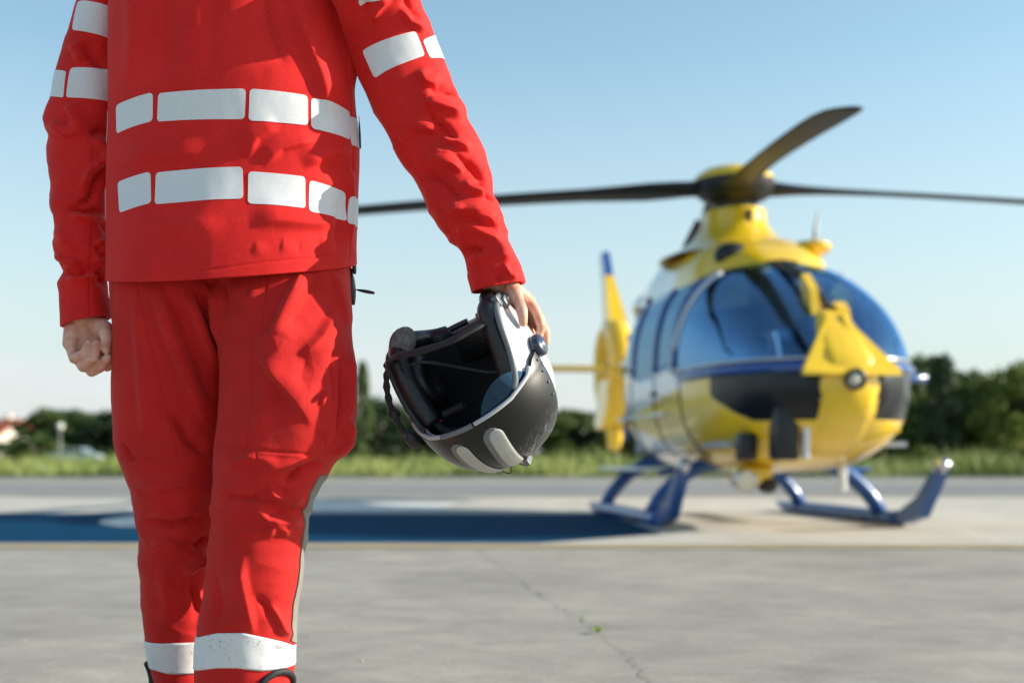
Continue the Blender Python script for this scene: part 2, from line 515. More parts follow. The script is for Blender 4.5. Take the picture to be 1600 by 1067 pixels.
weed(908, 970, 0.025, 'smaller green weed farther up the same concrete crack', 12, 9)

# ------------------------------------------------------------------ grass
M_grass = mat('grass_blade', (0.14, 0.21, 0.035), 0.6, var=0.5, var_scale=0.35, color2=(0.36, 0.38, 0.11))
def blades(n, y0, y1, hmin, hmax, name, label):
    Y = y0 + (y1-y0)*RNG.random(n)**1.6
    X = (RNG.random(n)*2-1)*(0.48*Y + 4)
    h = RNG.uniform(hmin, hmax, n)*(0.25 + 1.5*np.clip(fbm(np.stack([X*.45, Y*.15, 0*X], 1), 3)+.4, 0, 1))
    a = RNG.random(n)*2*math.pi; w = 0.02 + 0.02*RNG.random(n)
    lean = RNG.normal(0, .35, (n, 2))
    V = np.zeros((n, 3, 3))
    V[:, 0] = np.stack([X-w*np.cos(a), Y-w*np.sin(a), 0*X-.02], 1)
    V[:, 1] = np.stack([X+w*np.cos(a), Y+w*np.sin(a), 0*X-.02], 1)
    V[:, 2] = np.stack([X+lean[:, 0]*h, Y+lean[:, 1]*h, h], 1)
    o = part(name, V.reshape(-1, 3), np.arange(3*n).reshape(-1, 3), M_grass, smooth=False)
    return tag(o, label, 'grass', kind='stuff')
blades(60000, 37.4, 75, 0.15, 0.75, 'grass', 'strip of long meadow grass behind the apron edge')

# ------------------------------------------------------------------ trees and shrubs
M_bark = mat('bark', (0.09, 0.07, 0.05), 0.9, var=0.4, var_scale=6, bump=0.6, bump_scale=20, dist=0.02)
M_bark_pale = mat('pale_bark', (0.42, 0.40, 0.36), 0.85, var=0.4, var_scale=8)
def leaf_mat(name, c1, c2):
    m = mat(name, c1, 0.55, var=0.3, var_scale=0.8, color2=c2)
    nt = m.node_tree; b = nt.nodes['Principled BSDF']
    tr = nt.nodes.new('ShaderNodeBsdfTranslucent'); tr.inputs['Color'].default_value = (*[c*1.3 for c in c2], 1)
    mx = nt.nodes.new('ShaderNodeMixShader'); mx.inputs[0].default_value = 0.12
    o = nt.nodes['Material Output']
    nt.links.new(b.outputs[0], mx.inputs[1]); nt.links.new(tr.outputs[0], mx.inputs[2]); nt.links.new(mx.outputs[0], o.inputs['Surface'])
    return m
M_leaf = [leaf_mat('leaf_dark', (0.018, 0.042, 0.016), (0.045, 0.085, 0.024)),
          leaf_mat('leaf_mid', (0.055, 0.095, 0.02), (0.12, 0.18, 0.036)),
          leaf_mat('leaf_light', (0.12, 0.165, 0.028), (0.22, 0.26, 0.05))]

def crown_mesh(name, kind, seed, nclump, nleaf, leaf):
    """unit-high crown (z 0..1, radius about 0.5) of leaf faces gathered in uneven clumps"""
    r = np.random.default_rng(seed)
    C = []
    for i in range(nclump):
        t = r.random(); a = r.random()*2*math.pi
        if kind == 'round':
            z = 0.08 + 0.86*t; R = 0.46*math.sin(math.pi*min(1, 0.12+0.86*t))**0.7
        elif kind == 'tall':
            z = 0.03 + 0.93*t; R = 0.40*(1-t)**0.55*min(1, 0.4+3*t)
        else:
            z = 0.05 + 0.75*t; R = 0.55*math.sqrt(max(0, 1-t*t))
        q = R*math.sqrt(r.uniform(.25, 1.0))
        C.append((q*math.cos(a), q*math.sin(a), z, r.uniform(.07, .16)*(1.1 if kind != 'tall' else .8)))
    C = np.array(C); k = r.integers(0, nclump, nleaf)
    d = r.normal(size=(nleaf, 3)); d /= np.linalg.norm(d, axis=1)[:, None]
    d *= (r.random(nleaf)**0.45)[:, None]
    P = C[k, :3] + d*C[k, 3:4]*np.array([1, 1, .75])
    u = r.normal(size=(nleaf, 3)); u /= np.linalg.norm(u, axis=1)[:, None]
    w = np.cross(u, r.normal(size=(nleaf, 3))); w /= np.linalg.norm(w, axis=1)[:, None]
    s = leaf*(0.6 + 0.8*r.random(nleaf))[:, None]
    V = np.stack([P-u*s, P+w*s*.6, P+u*s, P-w*s*.6], 1).reshape(-1, 3)
    return mesh_np(name, V, np.arange(4*nleaf).reshape(-1, 4), smooth=False)

def trunk_mesh(name, seed, h=1.0, r0=0.035, tall=False):
    r = random.Random(seed); b = MB()
    n = 9; pts = []
    for i in range(n):
        t = i/(n-1); pts.append((r.gauss(0, .012)*t, r.gauss(0, .012)*t, h*t))
    b.tube(pts, [r0*(1-.75*i/(n-1)) for i in range(n)], 8)
    for i in range(9):
        t = r.uniform(.3, .85); p = np.array(pts[int(t*(n-1))]); a = r.uniform(0, 6.28); l = r.uniform(.2, .36)*(.5 if tall else 1)
        q = p + np.array([math.cos(a)*l, math.sin(a)*l, l*r.uniform(.5, 1.2)])
        m = (p+q)/2 + np.array([0, 0, -.03])
        b.tube([p, m, q], [r0*.45, r0*.3, r0*.1], 6)
    return mesh_np(name, np.concatenate(b.v), b.f)

CROWN = {'round': [crown_mesh('crown', 'round', s, 55, 6500, .030) for s in (1, 2, 3)],
         'tall': [crown_mesh('crown', 'tall', s, 50, 4500, .026) for s in (4, 5)],
         'bush': [crown_mesh('foliage', 'bush', s, 30, 2600, .04) for s in (6, 7, 8)]}
TRUNK = [trunk_mesh('trunk', s) for s in (1, 2, 3)]
for me in TRUNK: me.materials.append(M_bark)
TRUNKP = trunk_mesh('trunk', 8, r0=0.028); TRUNKP.materials.append(M_bark_pale)

def tree(kind, X, Y, h, w, shade, label, cat='tree', group=None, name='tree', low=0.12, pale=False):
    r = random.Random(int(X*97 + Y*13))
    root = empty(name, (X, Y, -0.03), (0, 0, r.uniform(0, 6.28)))
    tag(root, label, cat, group)
    me = r.choice(CROWN[kind])
    c = bpy.data.objects.new('crown' if kind != 'bush' else 'foliage', me); COL.objects.link(c); c.parent = root
    if len(me.materials) == 0: me.materials.append(M_leaf[1])
    c.material_slots[0].link = 'OBJECT'; c.material_slots[0].material = M_leaf[shade]
    c.location = (0, 0, h*low); c.scale = (w, w, h*(1-low))
    t = bpy.data.objects.new('trunk' if kind != 'bush' else 'stem', TRUNKP if pale else r.choice(TRUNK)); COL.objects.link(t); t.parent = root
    t.scale = (w*.8 if kind != 'bush' else w*.5, w*.8 if kind != 'bush' else w*.5, h*(.9 if kind != 'bush' else .6))
    return root
def hpx(py, Y): return CAM_H + (HZ - py)*Y/F + 0.03
def xpx(px, Y): return (px - 800)*Y/F
# right-hand wood edge, beside the helicopter
G_R = 'trees of the wood right of the helicopter'
right = [
 ('round', 1392, 66, 588, 4.6, 0, 'dark rounded tree half hidden behind the helicopter nose'),
 ('round', 1448, 63, 556, 4.2, 1, 'tall dark tree just right of the helicopter nose'),
 ('tall', 1474, 60, 552, 3.2, 0, 'pointed dark tree rising above the canopy right of the helicopter'),
 ('round', 1508, 66, 580, 4.2, 1, 'mid green rounded tree right of the pointed dark tree'),
 ('round', 1548, 62, 590, 4.0, 2, 'lower sunlit green tree above the pale trunk'),
 ('round', 1592, 60, 572, 4.4, 2, 'light green tree at the right edge of the picture'),
 ('tall', 1625, 64, 560, 3.6, 0, 'dark tree at the far right edge behind the light green tree'),
 ('round', 1690, 62, 560, 5.0, 1, 'green tree beyond the right edge of the picture'),
 ('round', 1470, 78, 585, 5.6, 0, 'dark tree in the second row right of the nose'),
 ('round', 1560, 80, 590, 6.0, 0, 'dark tree in the second row behind the sunlit tree'),
 ('round', 1640, 78, 570, 6.0, 0, 'dark tree in the second row at the right edge'),
 ('round', 1360, 80, 600, 5.5, 0, 'dark tree hidden behind the helicopter cabin'),
]
for k, px, Y, py, w, sh, lab in right:
    tree(k, xpx(px, Y), Y, hpx(py, Y), w, sh, lab, group=G_R, low=0.04, pale=(px in (1548,)))
# far wood seen between the person, the helmet and the helicopter
G_C = 'trees of the far wood in the middle'
mid = [
 ('tall', 566, 95, 562, 2.6, 1, 'slim pale green poplar right beside the person hip'),
 ('round', 592, 110, 625, 6.0, 0, 'dark tree right of the slim poplar'),
 ('round', 540, 112, 655, 6.5, 0, 'dark tree hidden behind the trousers'),
 ('round', 640, 114, 640, 6.5, 0, 'dark tree behind the left side of the helmet'),
 ('round', 700, 112, 645, 7.0, 0, 'dark tree hidden behind the helmet middle'),
 ('round', 760, 116, 640, 7.0, 1, 'dark tree hidden behind the helmet crown'),
 ('round', 830, 112, 642, 7.0, 0, 'dark tree at the right edge of the helmet'),
 ('round', 885, 110, 640, 5.8, 1, 'dark green tree between the helmet and the tail'),
 ('round', 920, 118, 644, 6.4, 0, 'darkest tree left of the tail bumper'),
 ('round', 965, 112, 648, 6.0, 0, 'dark tree behind the tail bumper'),
 ('round', 1010, 116, 640, 7.0, 1, 'dark tree between tail and cabin'),
 ('round', 1080, 118, 640, 7.0, 0, 'dark tree hidden behind the cabin door'),
 ('round', 1160, 116, 640, 7.0, 0, 'dark tree hidden behind the helicopter belly'),
]
for k, px, Y, py, w, sh, lab in mid:
    tree(k, xpx(px, Y), Y, hpx(py, Y), w*(1.35 if k == 'round' else 1), sh, lab, group=G_C, low=0.02)
G_L = 'trees left of the person'
left = [
 ('round', 72, 118, 640, 4.6, 1, 'green tree right of the red roofed house'),
 ('round', 104, 122, 640, 5.0, 0, 'dark tree in the middle of the left group'),
 ('round', 138, 120, 646, 4.6, 1, 'mid green tree right of the dark middle tree'),
 ('round', 178, 116, 642, 5.0, 0, 'dark tree close beside the left trouser leg'),
 ('round', 55, 108, 682, 3.6, 1, 'low green tree in front of the red roofed house'),
 ('round', 230, 118, 640, 6.0, 0, 'dark tree hidden behind the left leg'),
 ('round', 8, 112, 690, 3.4, 1, 'low green tree at the left edge of the picture'),
 ('round', 300, 118, 650, 7.0, 0, 'dark tree hidden behind the right leg'),
 ('round', 420, 118, 650, 7.0, 0, 'dark tree hidden behind both legs'),
]
for k, px, Y, py, w, sh, lab in left:
    tree(k, xpx(px, Y), Y, hpx(py, Y), w*1.4, sh, lab, group=G_L, low=0.02)
G_S = 'shrubs along the meadow'
shrubs = [
 (1445, 52, 690, 1.9, 2, 'large light green shrub beside the blue skid toe'),
 (1488, 53, 706, 1.3, 2, 'small light green shrub right of the large one'),
 (1553, 54, 712, 1.2, 1, 'dark green shrub under the pale trunk'),
 (1590, 53, 708, 1.4, 2, 'yellowish shrub at the right picture edge'),
 (1400, 54, 712, 1.3, 1, 'low shrub under the helicopter nose'),
 (905, 82, 702, 2.0, 1, 'small shrub between helmet and tail'),
 (560, 84, 708, 2.2, 2, 'small light shrub right of the trousers'),
 (950, 86, 706, 2.4, 1, 'small shrub below the tail bumper'),
 (80, 88, 712, 2.2, 2, 'small light shrub in the left meadow'),
 (160, 86, 714, 2.2, 1, 'small shrub left of the trouser leg'),
 (1060, 84, 706, 2.6, 1, 'small shrub behind the skid'),
]
for px, Y, py, w, sh, lab in shrubs:
    tree('bush', xpx(px, Y), Y, hpx(py, Y), w, sh, lab, 'shrub', G_S, 'shrub', low=0.0)

# ------------------------------------------------------------------ houses, car, markers far left
M_plaster = mat('white_plaster', (0.62, 0.58, 0.50), 0.9, var=0.1, var_scale=2)
M_roof = mat('red_roof_tiles', (0.48, 0.12, 0.05), 0.8, var=0.25, var_scale=6, bump=0.5, bump_scale=12, dist=0.03)
M_roofd = mat('brown_roof_tiles', (0.10, 0.055, 0.05), 0.8, var=0.25, var_scale=6)
M_pane = mat('window_pane', (0.03, 0.04, 0.05), 0.08, spec=0.8)
M_frame = mat('window_frame', (0.7, 0.7, 0.68), 0.5)
M_woodd = mat('brown_wood', (0.12, 0.07, 0.04), 0.7, var=0.2, var_scale=9)
def house(X, Y, w, d, hw, hr, rz, roofm, label):
    root = empty('house', (X, Y, -0.03), (0, 0, rz)); tag(root, label, 'house', 'houses at the left edge')
    b = MB().box((0, 0, hw/2), (w, d, hw))
    b.add([(-w/2, -d/2+.002, hw), (-w/2, d/2-.002, hw), (-w/2, 0, hw+hr-.15)], [(0, 1, 2)])
    b.add([(w/2, -d/2+.002, hw), (w/2, d/2-.002, hw), (w/2, 0, hw+hr-.15)], [(0, 1, 2)])
    b.build('wall', M_plaster, root)
    r = MB(); e = 0.5
    for s in (-1, 1):
        y0 = s*(d/2+e); z0 = hw - e*hr/(d/2); t = .16
        r.add([(-w/2-e, y0, z0), (w/2+e, y0, z0), (w/2+e, 0, hw+hr), (-w/2-e, 0, hw+hr),
               (-w/2-e, y0, z0+t), (w/2+e, y0, z0+t), (w/2+e, 0, hw+hr+t), (-w/2-e, 0, hw+hr+t)],
              [(0, 1, 2, 3), (4, 7, 6, 5), (0, 4, 5, 1), (1, 5, 6, 2), (3, 2, 6, 7), (0, 3, 7, 4)])
    ro = r.build('roof', roofm, root)
    MB().box((w*.22, d*.12, hw+hr*.95), (.6, .6, 1.5)).build('chimney', M_plaster, ro)
    for x in (-w*.3, 0.05*w, w*.34):
        f = MB().box((x, -d/2-.03, hw*.52), (1.2, .1, 1.3)).build('window', M_frame, root)
        MB().box((x, -d/2-.09, hw*.52), (1.0, .03, 1.1)).build('pane', M_pane, f)
    MB().box((-w*.12, -d/2-.03, 1.0), (.95, .08, 2.0)).build('door', M_woodd, root)
house(xpx(-16, 140), 140, 9.0, 7.5, 2.5, 2.2, math.radians(-28), M_roof, 'white house with red tiled roof at the left edge')
house(xpx(36, 168), 168, 7.5, 7.0, 3.0, 2.2, math.radians(20), M_roofd, 'house with dark brown roof behind the red roofed house')

M_carp = mat('silver_blue_paint', (0.42, 0.50, 0.58), 0.3, metal=0.3, coat=0.6)
M_tyre = mat('tyre_rubber', (0.02, 0.02, 0.02), 0.85)
M_rim = mat('alloy_rim', (0.5, 0.5, 0.5), 0.35, metal=0.8)
M_lamp = mat('lamp_glass', (0.8, 0.8, 0.75), 0.15)
def car(X, Y, rz, label):
    root = empty('parked_car', (X, Y, -0.03), (0, 0, rz)); tag(root, label, 'car')
    prof = [(-2.1, .35), (-2.15, .75), (-1.9, .95), (-1.35, 1.0), (-.75, 1.45), (.55, 1.5), (1.35, 1.05), (2.0, .92), (2.12, .6), (2.05, .35)]
    M = Matrix(((1, 0, 0), (0, 0, 1), (0, 1, 0)))
    MB().prism(prof, -.82, .82, M).build('body', M_carp, root, sharp=40)
    for s in (-1, 1):
        for x0, pl in ((0, [(-1.2, 1.0), (-.7, 1.38), (-.1, 1.42), (-.1, 1.0)]), (1, [(0, 1.0), (0, 1.42), (.5, 1.41), (1.1, 1.03)])):
            MB().prism(pl, s*.825-.01, s*.825+.01, M).build('window', M_pane, root)
        for x in (-1.3, 1.3):
            w = MB().lathe([(.0, -.1), (.32, -.1), (.34, 0), (.32, .1), (0, .1)], (x, s*.78, .33), 'y', 20).build('wheel', M_tyre, root, sharp=40)
            MB().lathe([(.0, -.115), (.2, -.11), (.2, .11), (0, .115)], (x, s*.78, .33), 'y', 16).build('rim', M_rim, w)
        MB().box((2.1, s*.6, .72), (.1, .3, .14), bev=.02).build('headlight', M_lamp, root)
car(xpx(118, 104), 104, math.radians(172), 'silver blue car parked in front of the left trees')

M_markw = mat('white_marker', (0.82, 0.82, 0.80), 0.45)
M_post = mat('galvanised_post', (0.4, 0.4, 0.4), 0.5, metal=0.6)
def marker(px, Y, py, r, label):
    z = hpx(py, Y) - .03
    root = empty('edge_marker', (xpx(px, Y), Y, -0.03)); tag(root, label, 'marker', 'white markers in the grass')
    MB().lathe([(0, r), (r*.5, r*.86), (r*.87, r*.5), (r, 0), (r*.87, -r*.5), (r*.5, -r*.86), (0, -r)], (0, 0, z), 'z', 16).build('globe', M_markw, root, smooth=True)
    MB().tube([(0, 0, 0), (0, 0, z)], .04, 8).build('post', M_post, root)
marker(66, 40, 733, .16, 'white round marker low in the grass left of the person')
marker(805, 41, 737, .14, 'white round marker in the grass below the helmet')
lamp = empty('yard_lamp', (xpx(94, 90), 90, -0.03)); tag(lamp, 'white globe lamp on a post in front of the left trees', 'lamp')
zl = hpx(666, 90)
MB().ball((0, 0, zl), (.24, .24, .24), 12).build('globe', M_markw, lamp, smooth=True)
MB().tube([(0, 0, 0), (0, 0, zl)], [.07, .045], 8).build('post', M_post, lamp)
# ------------------------------------------------------------------ helicopter
M_yel = mat('yellow_paint_gloss', (0.84, 0.54, 0.016), 0.28, coat=0.7, coat_rough=0.06, var=0.05, var_scale=2)
M_wht = mat('white_paint_gloss', (0.78, 0.79, 0.80), 0.3, coat=0.6, coat_rough=0.06)
M_blu = mat('blue_paint_gloss', (0.008, 0.07, 0.30), 0.25, coat=0.7, coat_rough=0.06)
M_skid = mat('blue_skid_paint', (0.003, 0.070, 0.27), 0.38, coat=0.3, coat_rough=0.12)
M_blk = mat('black_trim', (0.012, 0.013, 0.015), 0.45)
M_blade = mat('rotor_blade', (0.016, 0.017, 0.019), 0.5, spec=0.3, var=0.2, var_scale=3)
M_seat = mat('seat_fabric', (0.05, 0.08, 0.16), 0.8)
M_cabin = mat('cabin_lining', (0.36, 0.40, 0.46), 0.7)
M_hglass = glass_mat('windshield_glass', (0.46, 0.64, 0.84), 0.30, gcol=(0.34, 0.62, 1.0))
M_hglass2 = glass_mat('door_glass', (0.38, 0.58, 0.80), 0.10, gcol=(0.5, 0.75, 1.0))
M_chin = mat('chin_glass', (0.008, 0.010, 0.014), 0.25, spec=0.35)
M_metal = mat('bare_metal', (0.55, 0.55, 0.56), 0.3, metal=0.9)
M_lens = mat('lamp_lens', (0.75, 0.70, 0.55), 0.1, coat=1.0)

HELI_POS = (2.22, 12.8, 0.0)
HELI_YAW = math.pi + 0.115
heli = empty('rescue_helicopter', HELI_POS, (0, 0, HELI_YAW))
tag(heli, 'yellow and white rescue helicopter on blue skids, parked on the pad', 'helicopter')

# fuselage stations: y, half width, z bottom, z widest, z top, shape exponent
ST = np.array([
 (3.12, 0.03, 1.10, 1.14, 1.18, .95), (3.08, .20, .98, 1.16, 1.32, .92), (2.95, .42, .84, 1.18, 1.48, .88), (2.70, .63, .68, 1.20, 1.72, .82),
 (2.35, .78, .57, 1.22, 1.97, .78), (1.95, .86, .51, 1.25, 2.17, .76), (1.5, .90, .48, 1.28, 2.33, .74), (1.0, .91, .47, 1.30, 2.41, .72),
 (0.3, .91, .47, 1.30, 2.45, .70), (-.6, .91, .49, 1.32, 2.46, .70), (-1.3, .84, .56, 1.40, 2.45, .74), (-1.9, .68, .75, 1.55, 2.40, .8),
 (-2.5, .46, 1.05, 1.70, 2.30, .85), (-3.2, .28, 1.42, 1.80, 2.15, .9), (-4.2, .20, 1.58, 1.82, 2.05, 1), (-5.2, .16, 1.66, 1.84, 2.02, 1), (-6.1, .13, 1.72, 1.86, 2.0, 1)])
def stn(y):
    yy = np.clip(y, ST[-1, 0], ST[0, 0])
    out = []
    ys = ST[::-1, 0]
    # smooth interpolation: cubic Hermite with finite-difference slopes
    i = np.clip(np.searchsorted(ys, yy) - 1, 0, len(ys)-2)
    for c in range(1, 6):
        vs = ST[::-1, c]; m = np.gradient(vs, ys)
        h = ys[i+1]-ys[i]; t = (yy-ys[i])/h
        out.append((2*t**3-3*t**2+1)*vs[i] + (t**3-2*t**2+t)*h*m[i] + (-2*t**3+3*t**2)*vs[i+1] + (t**3-t**2)*h*m[i+1])
    return out
def fus(y, th):
    hw, zb, zm, zt, e = stn(y)
    c, s = np.cos(th), np.sin(th)
    x = hw*np.sign(c)*np.abs(c)**e
    sz = np.abs(s)**e
    z = np.where(s >= 0, zm + (zt-zm)*sz, zm - (zm-zb)*sz)
    return np.stack([x, y+0*x, z], -1)
def nose_y(x, z):
    ys = np.linspace(3.115, 1.2, 400)
    hw, zb, zm, zt, e = stn(ys)
    q = np.abs(x/hw)**(2/e) + np.where(z > zm, np.abs((z-zm)/(zt-zm)), np.abs((z-zm)/(zm-zb)))**(2/e)
    k = np.argmax(q <= 1.0)
    return ys[k] if (q <= 1).any() else 1.2

NY, NT = 300, 200
tt = np.linspace(0, 1, NY)
ys = 3.119 - 9.2*(0.30*tt + 0.70*tt**1.9)
th = np.linspace(-math.pi/2, 1.5*math.pi, NT, endpoint=False)
G = fus(ys[:, None], th[None, :])
idx = np.arange(NY*NT).reshape(NY, NT)
Q = np.stack([idx[:-1], np.roll(idx, -1, 1)[:-1], np.roll(idx, -1, 1)[1:], idx[1:]], -1).reshape(-1, 4)
GV = G.reshape(-1, 3); Cc = GV[Q].mean(1)
cx, cy, cz = Cc[:, 0], Cc[:, 1], Cc[:, 2]
ax = np.abs(cx)
sect = np.zeros(len(Q), int)      # 0 body, >0 glass groups
ws = (cz > 1.37 + 0.0*cy) & (cy > 1.30 - .16*np.clip((1.9-cz)/.5, -1, 1)) & (ax > 0.035)
sect[ws & (cx > 0)] = 1; sect[ws & (cx < 0)] = 2
chin = (cz < 1.29) & (cz > .90 + .45*np.clip(2.62-cy, 0, 2)) & (cy > 2.12 + .5*np.clip(1.15-cz, 0, 1)) & (ax > .225)
sect[chin & (cx > 0)] = 3; sect[chin & (cx < 0)] = 4
def dwin(y0, y1, z0, z1, rr=.12):
    dx = np.maximum(np.abs(cy-(y0+y1)/2) - ((y1-y0)/2-rr), 0); dz = np.maximum(np.abs(cz-(z0+z1)/2) - ((z1-z0)/2-rr), 0)
    return (dx*dx+dz*dz < rr*rr) & (ax > .5)
d1 = dwin(.50, 1.10, 1.43, 2.20, .10) & (cy < 1.36 + .6*(1.7-cz)*0); d2 = dwin(-.42, .40, 1.43, 2.16, .10)
d3 = dwin(-1.15, -.62, 1.5, 2.08)
for k, d in ((5, d1), (7, d2), (9, d3)):
    sect[d & (cx > 0) & (sect == 0)] = k; sect[d & (cx < 0) & (sect == 0)] = k+1
body = sect == 0
# paint scheme: 0 yellow, 1 white, 2 blue
pm = np.zeros(len(Q), int)
white = ((cy < 1.52 - .25*(cz-1.3)) & (cz > 1.10 + .10*np.clip(cy, -2, 2)) & (cy > -3.3)) | ((cy < .9) & (cz < .82 + .14*np.clip(-cy, -1, 1)) & (cz > .0) & (cy > -1.6) & (ax > .3))
pm[white] = 1
pm[(cz > 1.30) & (cy > 1.25) & (cz < 1.5)] = 2
pm[(cz > 1.40) & (cy > -.62) & (cy < 1.5) & (cz < 2.28 - .25*np.clip(.2-cy, 0, 2))] = 2
bm_me = mesh_np('fuselage', GV, Q[body])
for m in (M_yel, M_wht, M_blu): bm_me.materials.append(m)
bm_me.polygons.foreach_set('material_index', pm[body].astype(np.int32))
fuse = link('fuselage', bm_me, None, heli)
sol = fuse.modifiers.new('thickness', 'SOLIDIFY'); sol.thickness = 0.03; sol.offset = -1
def glass_part(k, name, m, label=None):
    f = Q[sect == k]
    if len(f) == 0: return
    u, inv = np.unique(f, return_inverse=True)
    o = part(name, GV[u], inv.reshape(-1, 4), m, heli, label=label)
    return o
glass_part(1, 'windshield', M_hglass); glass_part(2, 'windshield', M_hglass)
glass_part(3, 'chin_window', M_chin); glass_part(4, 'chin_window', M_chin)
for k in (5, 6, 7, 8, 9, 10): glass_part(k, 'door_window', M_hglass2)

# door frames: dark pillars between the windows, handles, emblem
for s in (-1, 1):
    for y0 in (0.45, -0.52, 1.21):
        zz = np.linspace(1.42, 2.22, 14); P = []
        for z in zz:
            hw, zb, zm, zt, e = [float(q) for q in stn(np.array(y0))]
            P.append((s*hw*(max(0, 1-abs((z-zm)/(zt-zm))**(2/e)))**(e/2) + s*.006, y0, z))
        MB().tube(P, .028, 6).build('door_pillar', M_blu, heli, smooth=True)
    MB().box((s*.925, .42, 1.22), (.03, .16, .045), bev=.01).build('door_handle', M_blk, heli)
    em = MB()
    for a in (0, 60, 120):
        R = Matrix.Rotation(math.radians(a), 3, 'X')
        em.box((s*.868, -1.10, .95), (.02, .07, .34), M=R)
    em.build('emblem', M_blu, heli, label='blue six armed emblem on the side')
    MB().box((s*.915, -.25, 1.02), (.03, 2.2, .03)).build('door_rail', M_wht, heli)
    for i, (yy, zz) in enumerate(((-1.35, 2.2), (-1.0, 2.27), (-1.62, 1.95), (-1.62, 1.6))):
        hw, zb, zm, zt, e = [float(q) for q in stn(np.array(yy))]
        x = hw*(max(0, 1-abs((zz-zm)/(zt-zm))**(2/e)))**(e/2)
        MB().box((s*(x+.0), yy, zz), (.05, .16, .10), bev=.015).build('vent_grille', M_blk, heli)

# cabin interior
it = MB().box((0, .6, .72), (1.5, 3.6, .04)); it.build('cabin_floor', M_cabin, heli)
MB().box((0, -1.15, 1.4), (1.5, .05, 1.5)).build('bulkhead', M_cabin, heli)
for s in (-1, 1):
    for y0 in (1.25, -.35):
        st = MB().box((s*.42, y0, 1.02), (.48, .5, .14), bev=.04)
        st.box((s*.42, y0-.26, 1.36), (.48, .13, .72), bev=.05); st.box((s*.42, y0-.28, 1.80), (.26, .1, .2), bev=.04)
        st.box((s*.42, y0, .84), (.3, .3, .2))
        st.build('pilot_seat' if y0 > 0 else 'rear_seat', M_seat, heli, sharp=40)
ip = MB().box((0, 2.15, 1.30), (1.0, .35, .26), bev=.05).box((0, 1.9, 1.0), (.36, .6, .5), bev=.04)
ip.build('instrument_panel', M_blk, heli, sharp=40)
MB().box((0, 1.2, 2.24), (.45, .7, .1), bev=.03).build('overhead_panel', M_cabin, heli)

# centre post of the windshield with wiper strut
P = []
for y in np.linspace(1.5, 2.62, 16):
    zt = float(stn(np.array(y))[3]); P.append((0, y, zt+.012))
MB().tube(P, .042, 8, flat=.5).build('centre_post', M_blk, heli, smooth=True)

# nose fairing with flanges, lamp and wire cutter
hz = [(.62, .16), (.80, .20), (1.0, .205), (1.25, .225), (1.45, .22), (1.58, .19), (1.70, .15), (1.78, .09)]
zz = np.linspace(.62, 1.78, 34); ww = np.interp(zz, [a for a, b in hz], [b for a, b in hz])
V = []; Fc = []; NS = 17
for z, w in zip(zz, ww):
    for s in np.linspace(-1, 1, NS):
        x = s*w; off = .055*(1-abs(s)**8) - .01
        V.append((x, nose_y(x, z)+off, z))
for i in range(len(zz)-1):
    for j in range(NS-1):
        a = i*NS+j; Fc.append((a, a+1, a+NS+1, a+NS))
nf = part('nose_fairing', V, Fc, M_yel, heli)
for s in (-1, 1):
    P0 = [(s*.06, 1.74), (s*.385, 1.275), (s*.385, 1.235), (s*.06, 1.235)]
    V = []
    for t in (0, .07):
        for x, z in P0: V.append((x, nose_y(x*.62, z)+.02+t*.9, z))
    part('nose_flange', V, [(0, 1, 2, 3), (7, 6, 5, 4), (0, 4, 5, 1), (1, 5, 6, 2), (2, 6, 7, 3), (3, 7, 4, 0)], M_yel, heli, smooth=False)
yl_ = nose_y(0, 1.2)
ll = MB().lathe([(.05, -.02), (.082, 0), (.082, .05), (.06, .055), (.055, .03)], (0, yl_+.05, 1.20), 'y', 24).build('landing_light', M_blk, heli, smooth=True)
MB().lathe([(0, .055), (.035, .045), (.057, .03), (.057, 0)], (0, yl_+.05, 1.20), 'y', 20).build('lens', M_lens, ll, smooth=True)
wc = MB()
Mx = Matrix(((0, 0, 1), (1, 0, 0), (0, 1, 0)))
wc.prism([(2.45, 1.72), (2.68, 1.70), (2.62, 1.95), (2.44, 2.10), (2.36, 2.06), (2.46, 1.90)], -.035, .035, Mx, o=(.12, 0, 0))
wc.prism([(2.52, 1.62), (2.78, 1.55), (2.68, 1.80), (2.58, 1.86)], -.05, .05, Mx, o=(-.10, 0, 0))
wc.build('wire_cutter', M_yel, heli)
MB().tube([(.11, 1.62, 2.30), (.115, 2.0, 2.19), (.12, 2.42, 2.05)], .035, 8).build('cutter_strut', M_blk, heli, smooth=True)

# equipment under the nose
MB().box((.42, 2.78, .80), (.19, .22, .42), bev=.03).build('camera_housing', M_blk, heli, sharp=40)
MB().box((.27, 2.84, .80), (.05, .12, .40), bev=.015).build('housing_bracket', M_wht, heli, sharp=40)
MB().box((.63, 2.48, .70), (.15, .18, .22), bev=.03).build('loudspeaker_box', M_blk, heli, sharp=40)
MB().box((.42, 1.9, .46), (.32, .3, .17), bev=.04).build('searchlight_box', M_yel, heli, sharp=40)
sl = MB().lathe([(0, -.1), (.08, -.09), (.1, 0), (.1, .08), (.085, .09)], (.55, 2.15, .42), 'y', 20).build('searchlight', M_metal, heli, sharp=40)
MB().lathe([(0, .085), (.085, .08)], (.55, 2.15, .42), 'y', 20).build('lens', M_lens, sl)
MB().ball((.30, 2.0, .38), (.09, .09, .07), 10).build('sensor_ball', M_blk, heli, smooth=True)
MB().box((-.28, 2.2, .44), (.07, .07, .24), bev=.02).build('antenna', M_wht, heli, sharp=40)
MB().box((-.36, 2.80, .80), (.32, .05, .05), bev=.015, M=Matrix.Rotation(.25, 3, 'Y')).build('grab_rail', M_yel, heli, sharp=40)

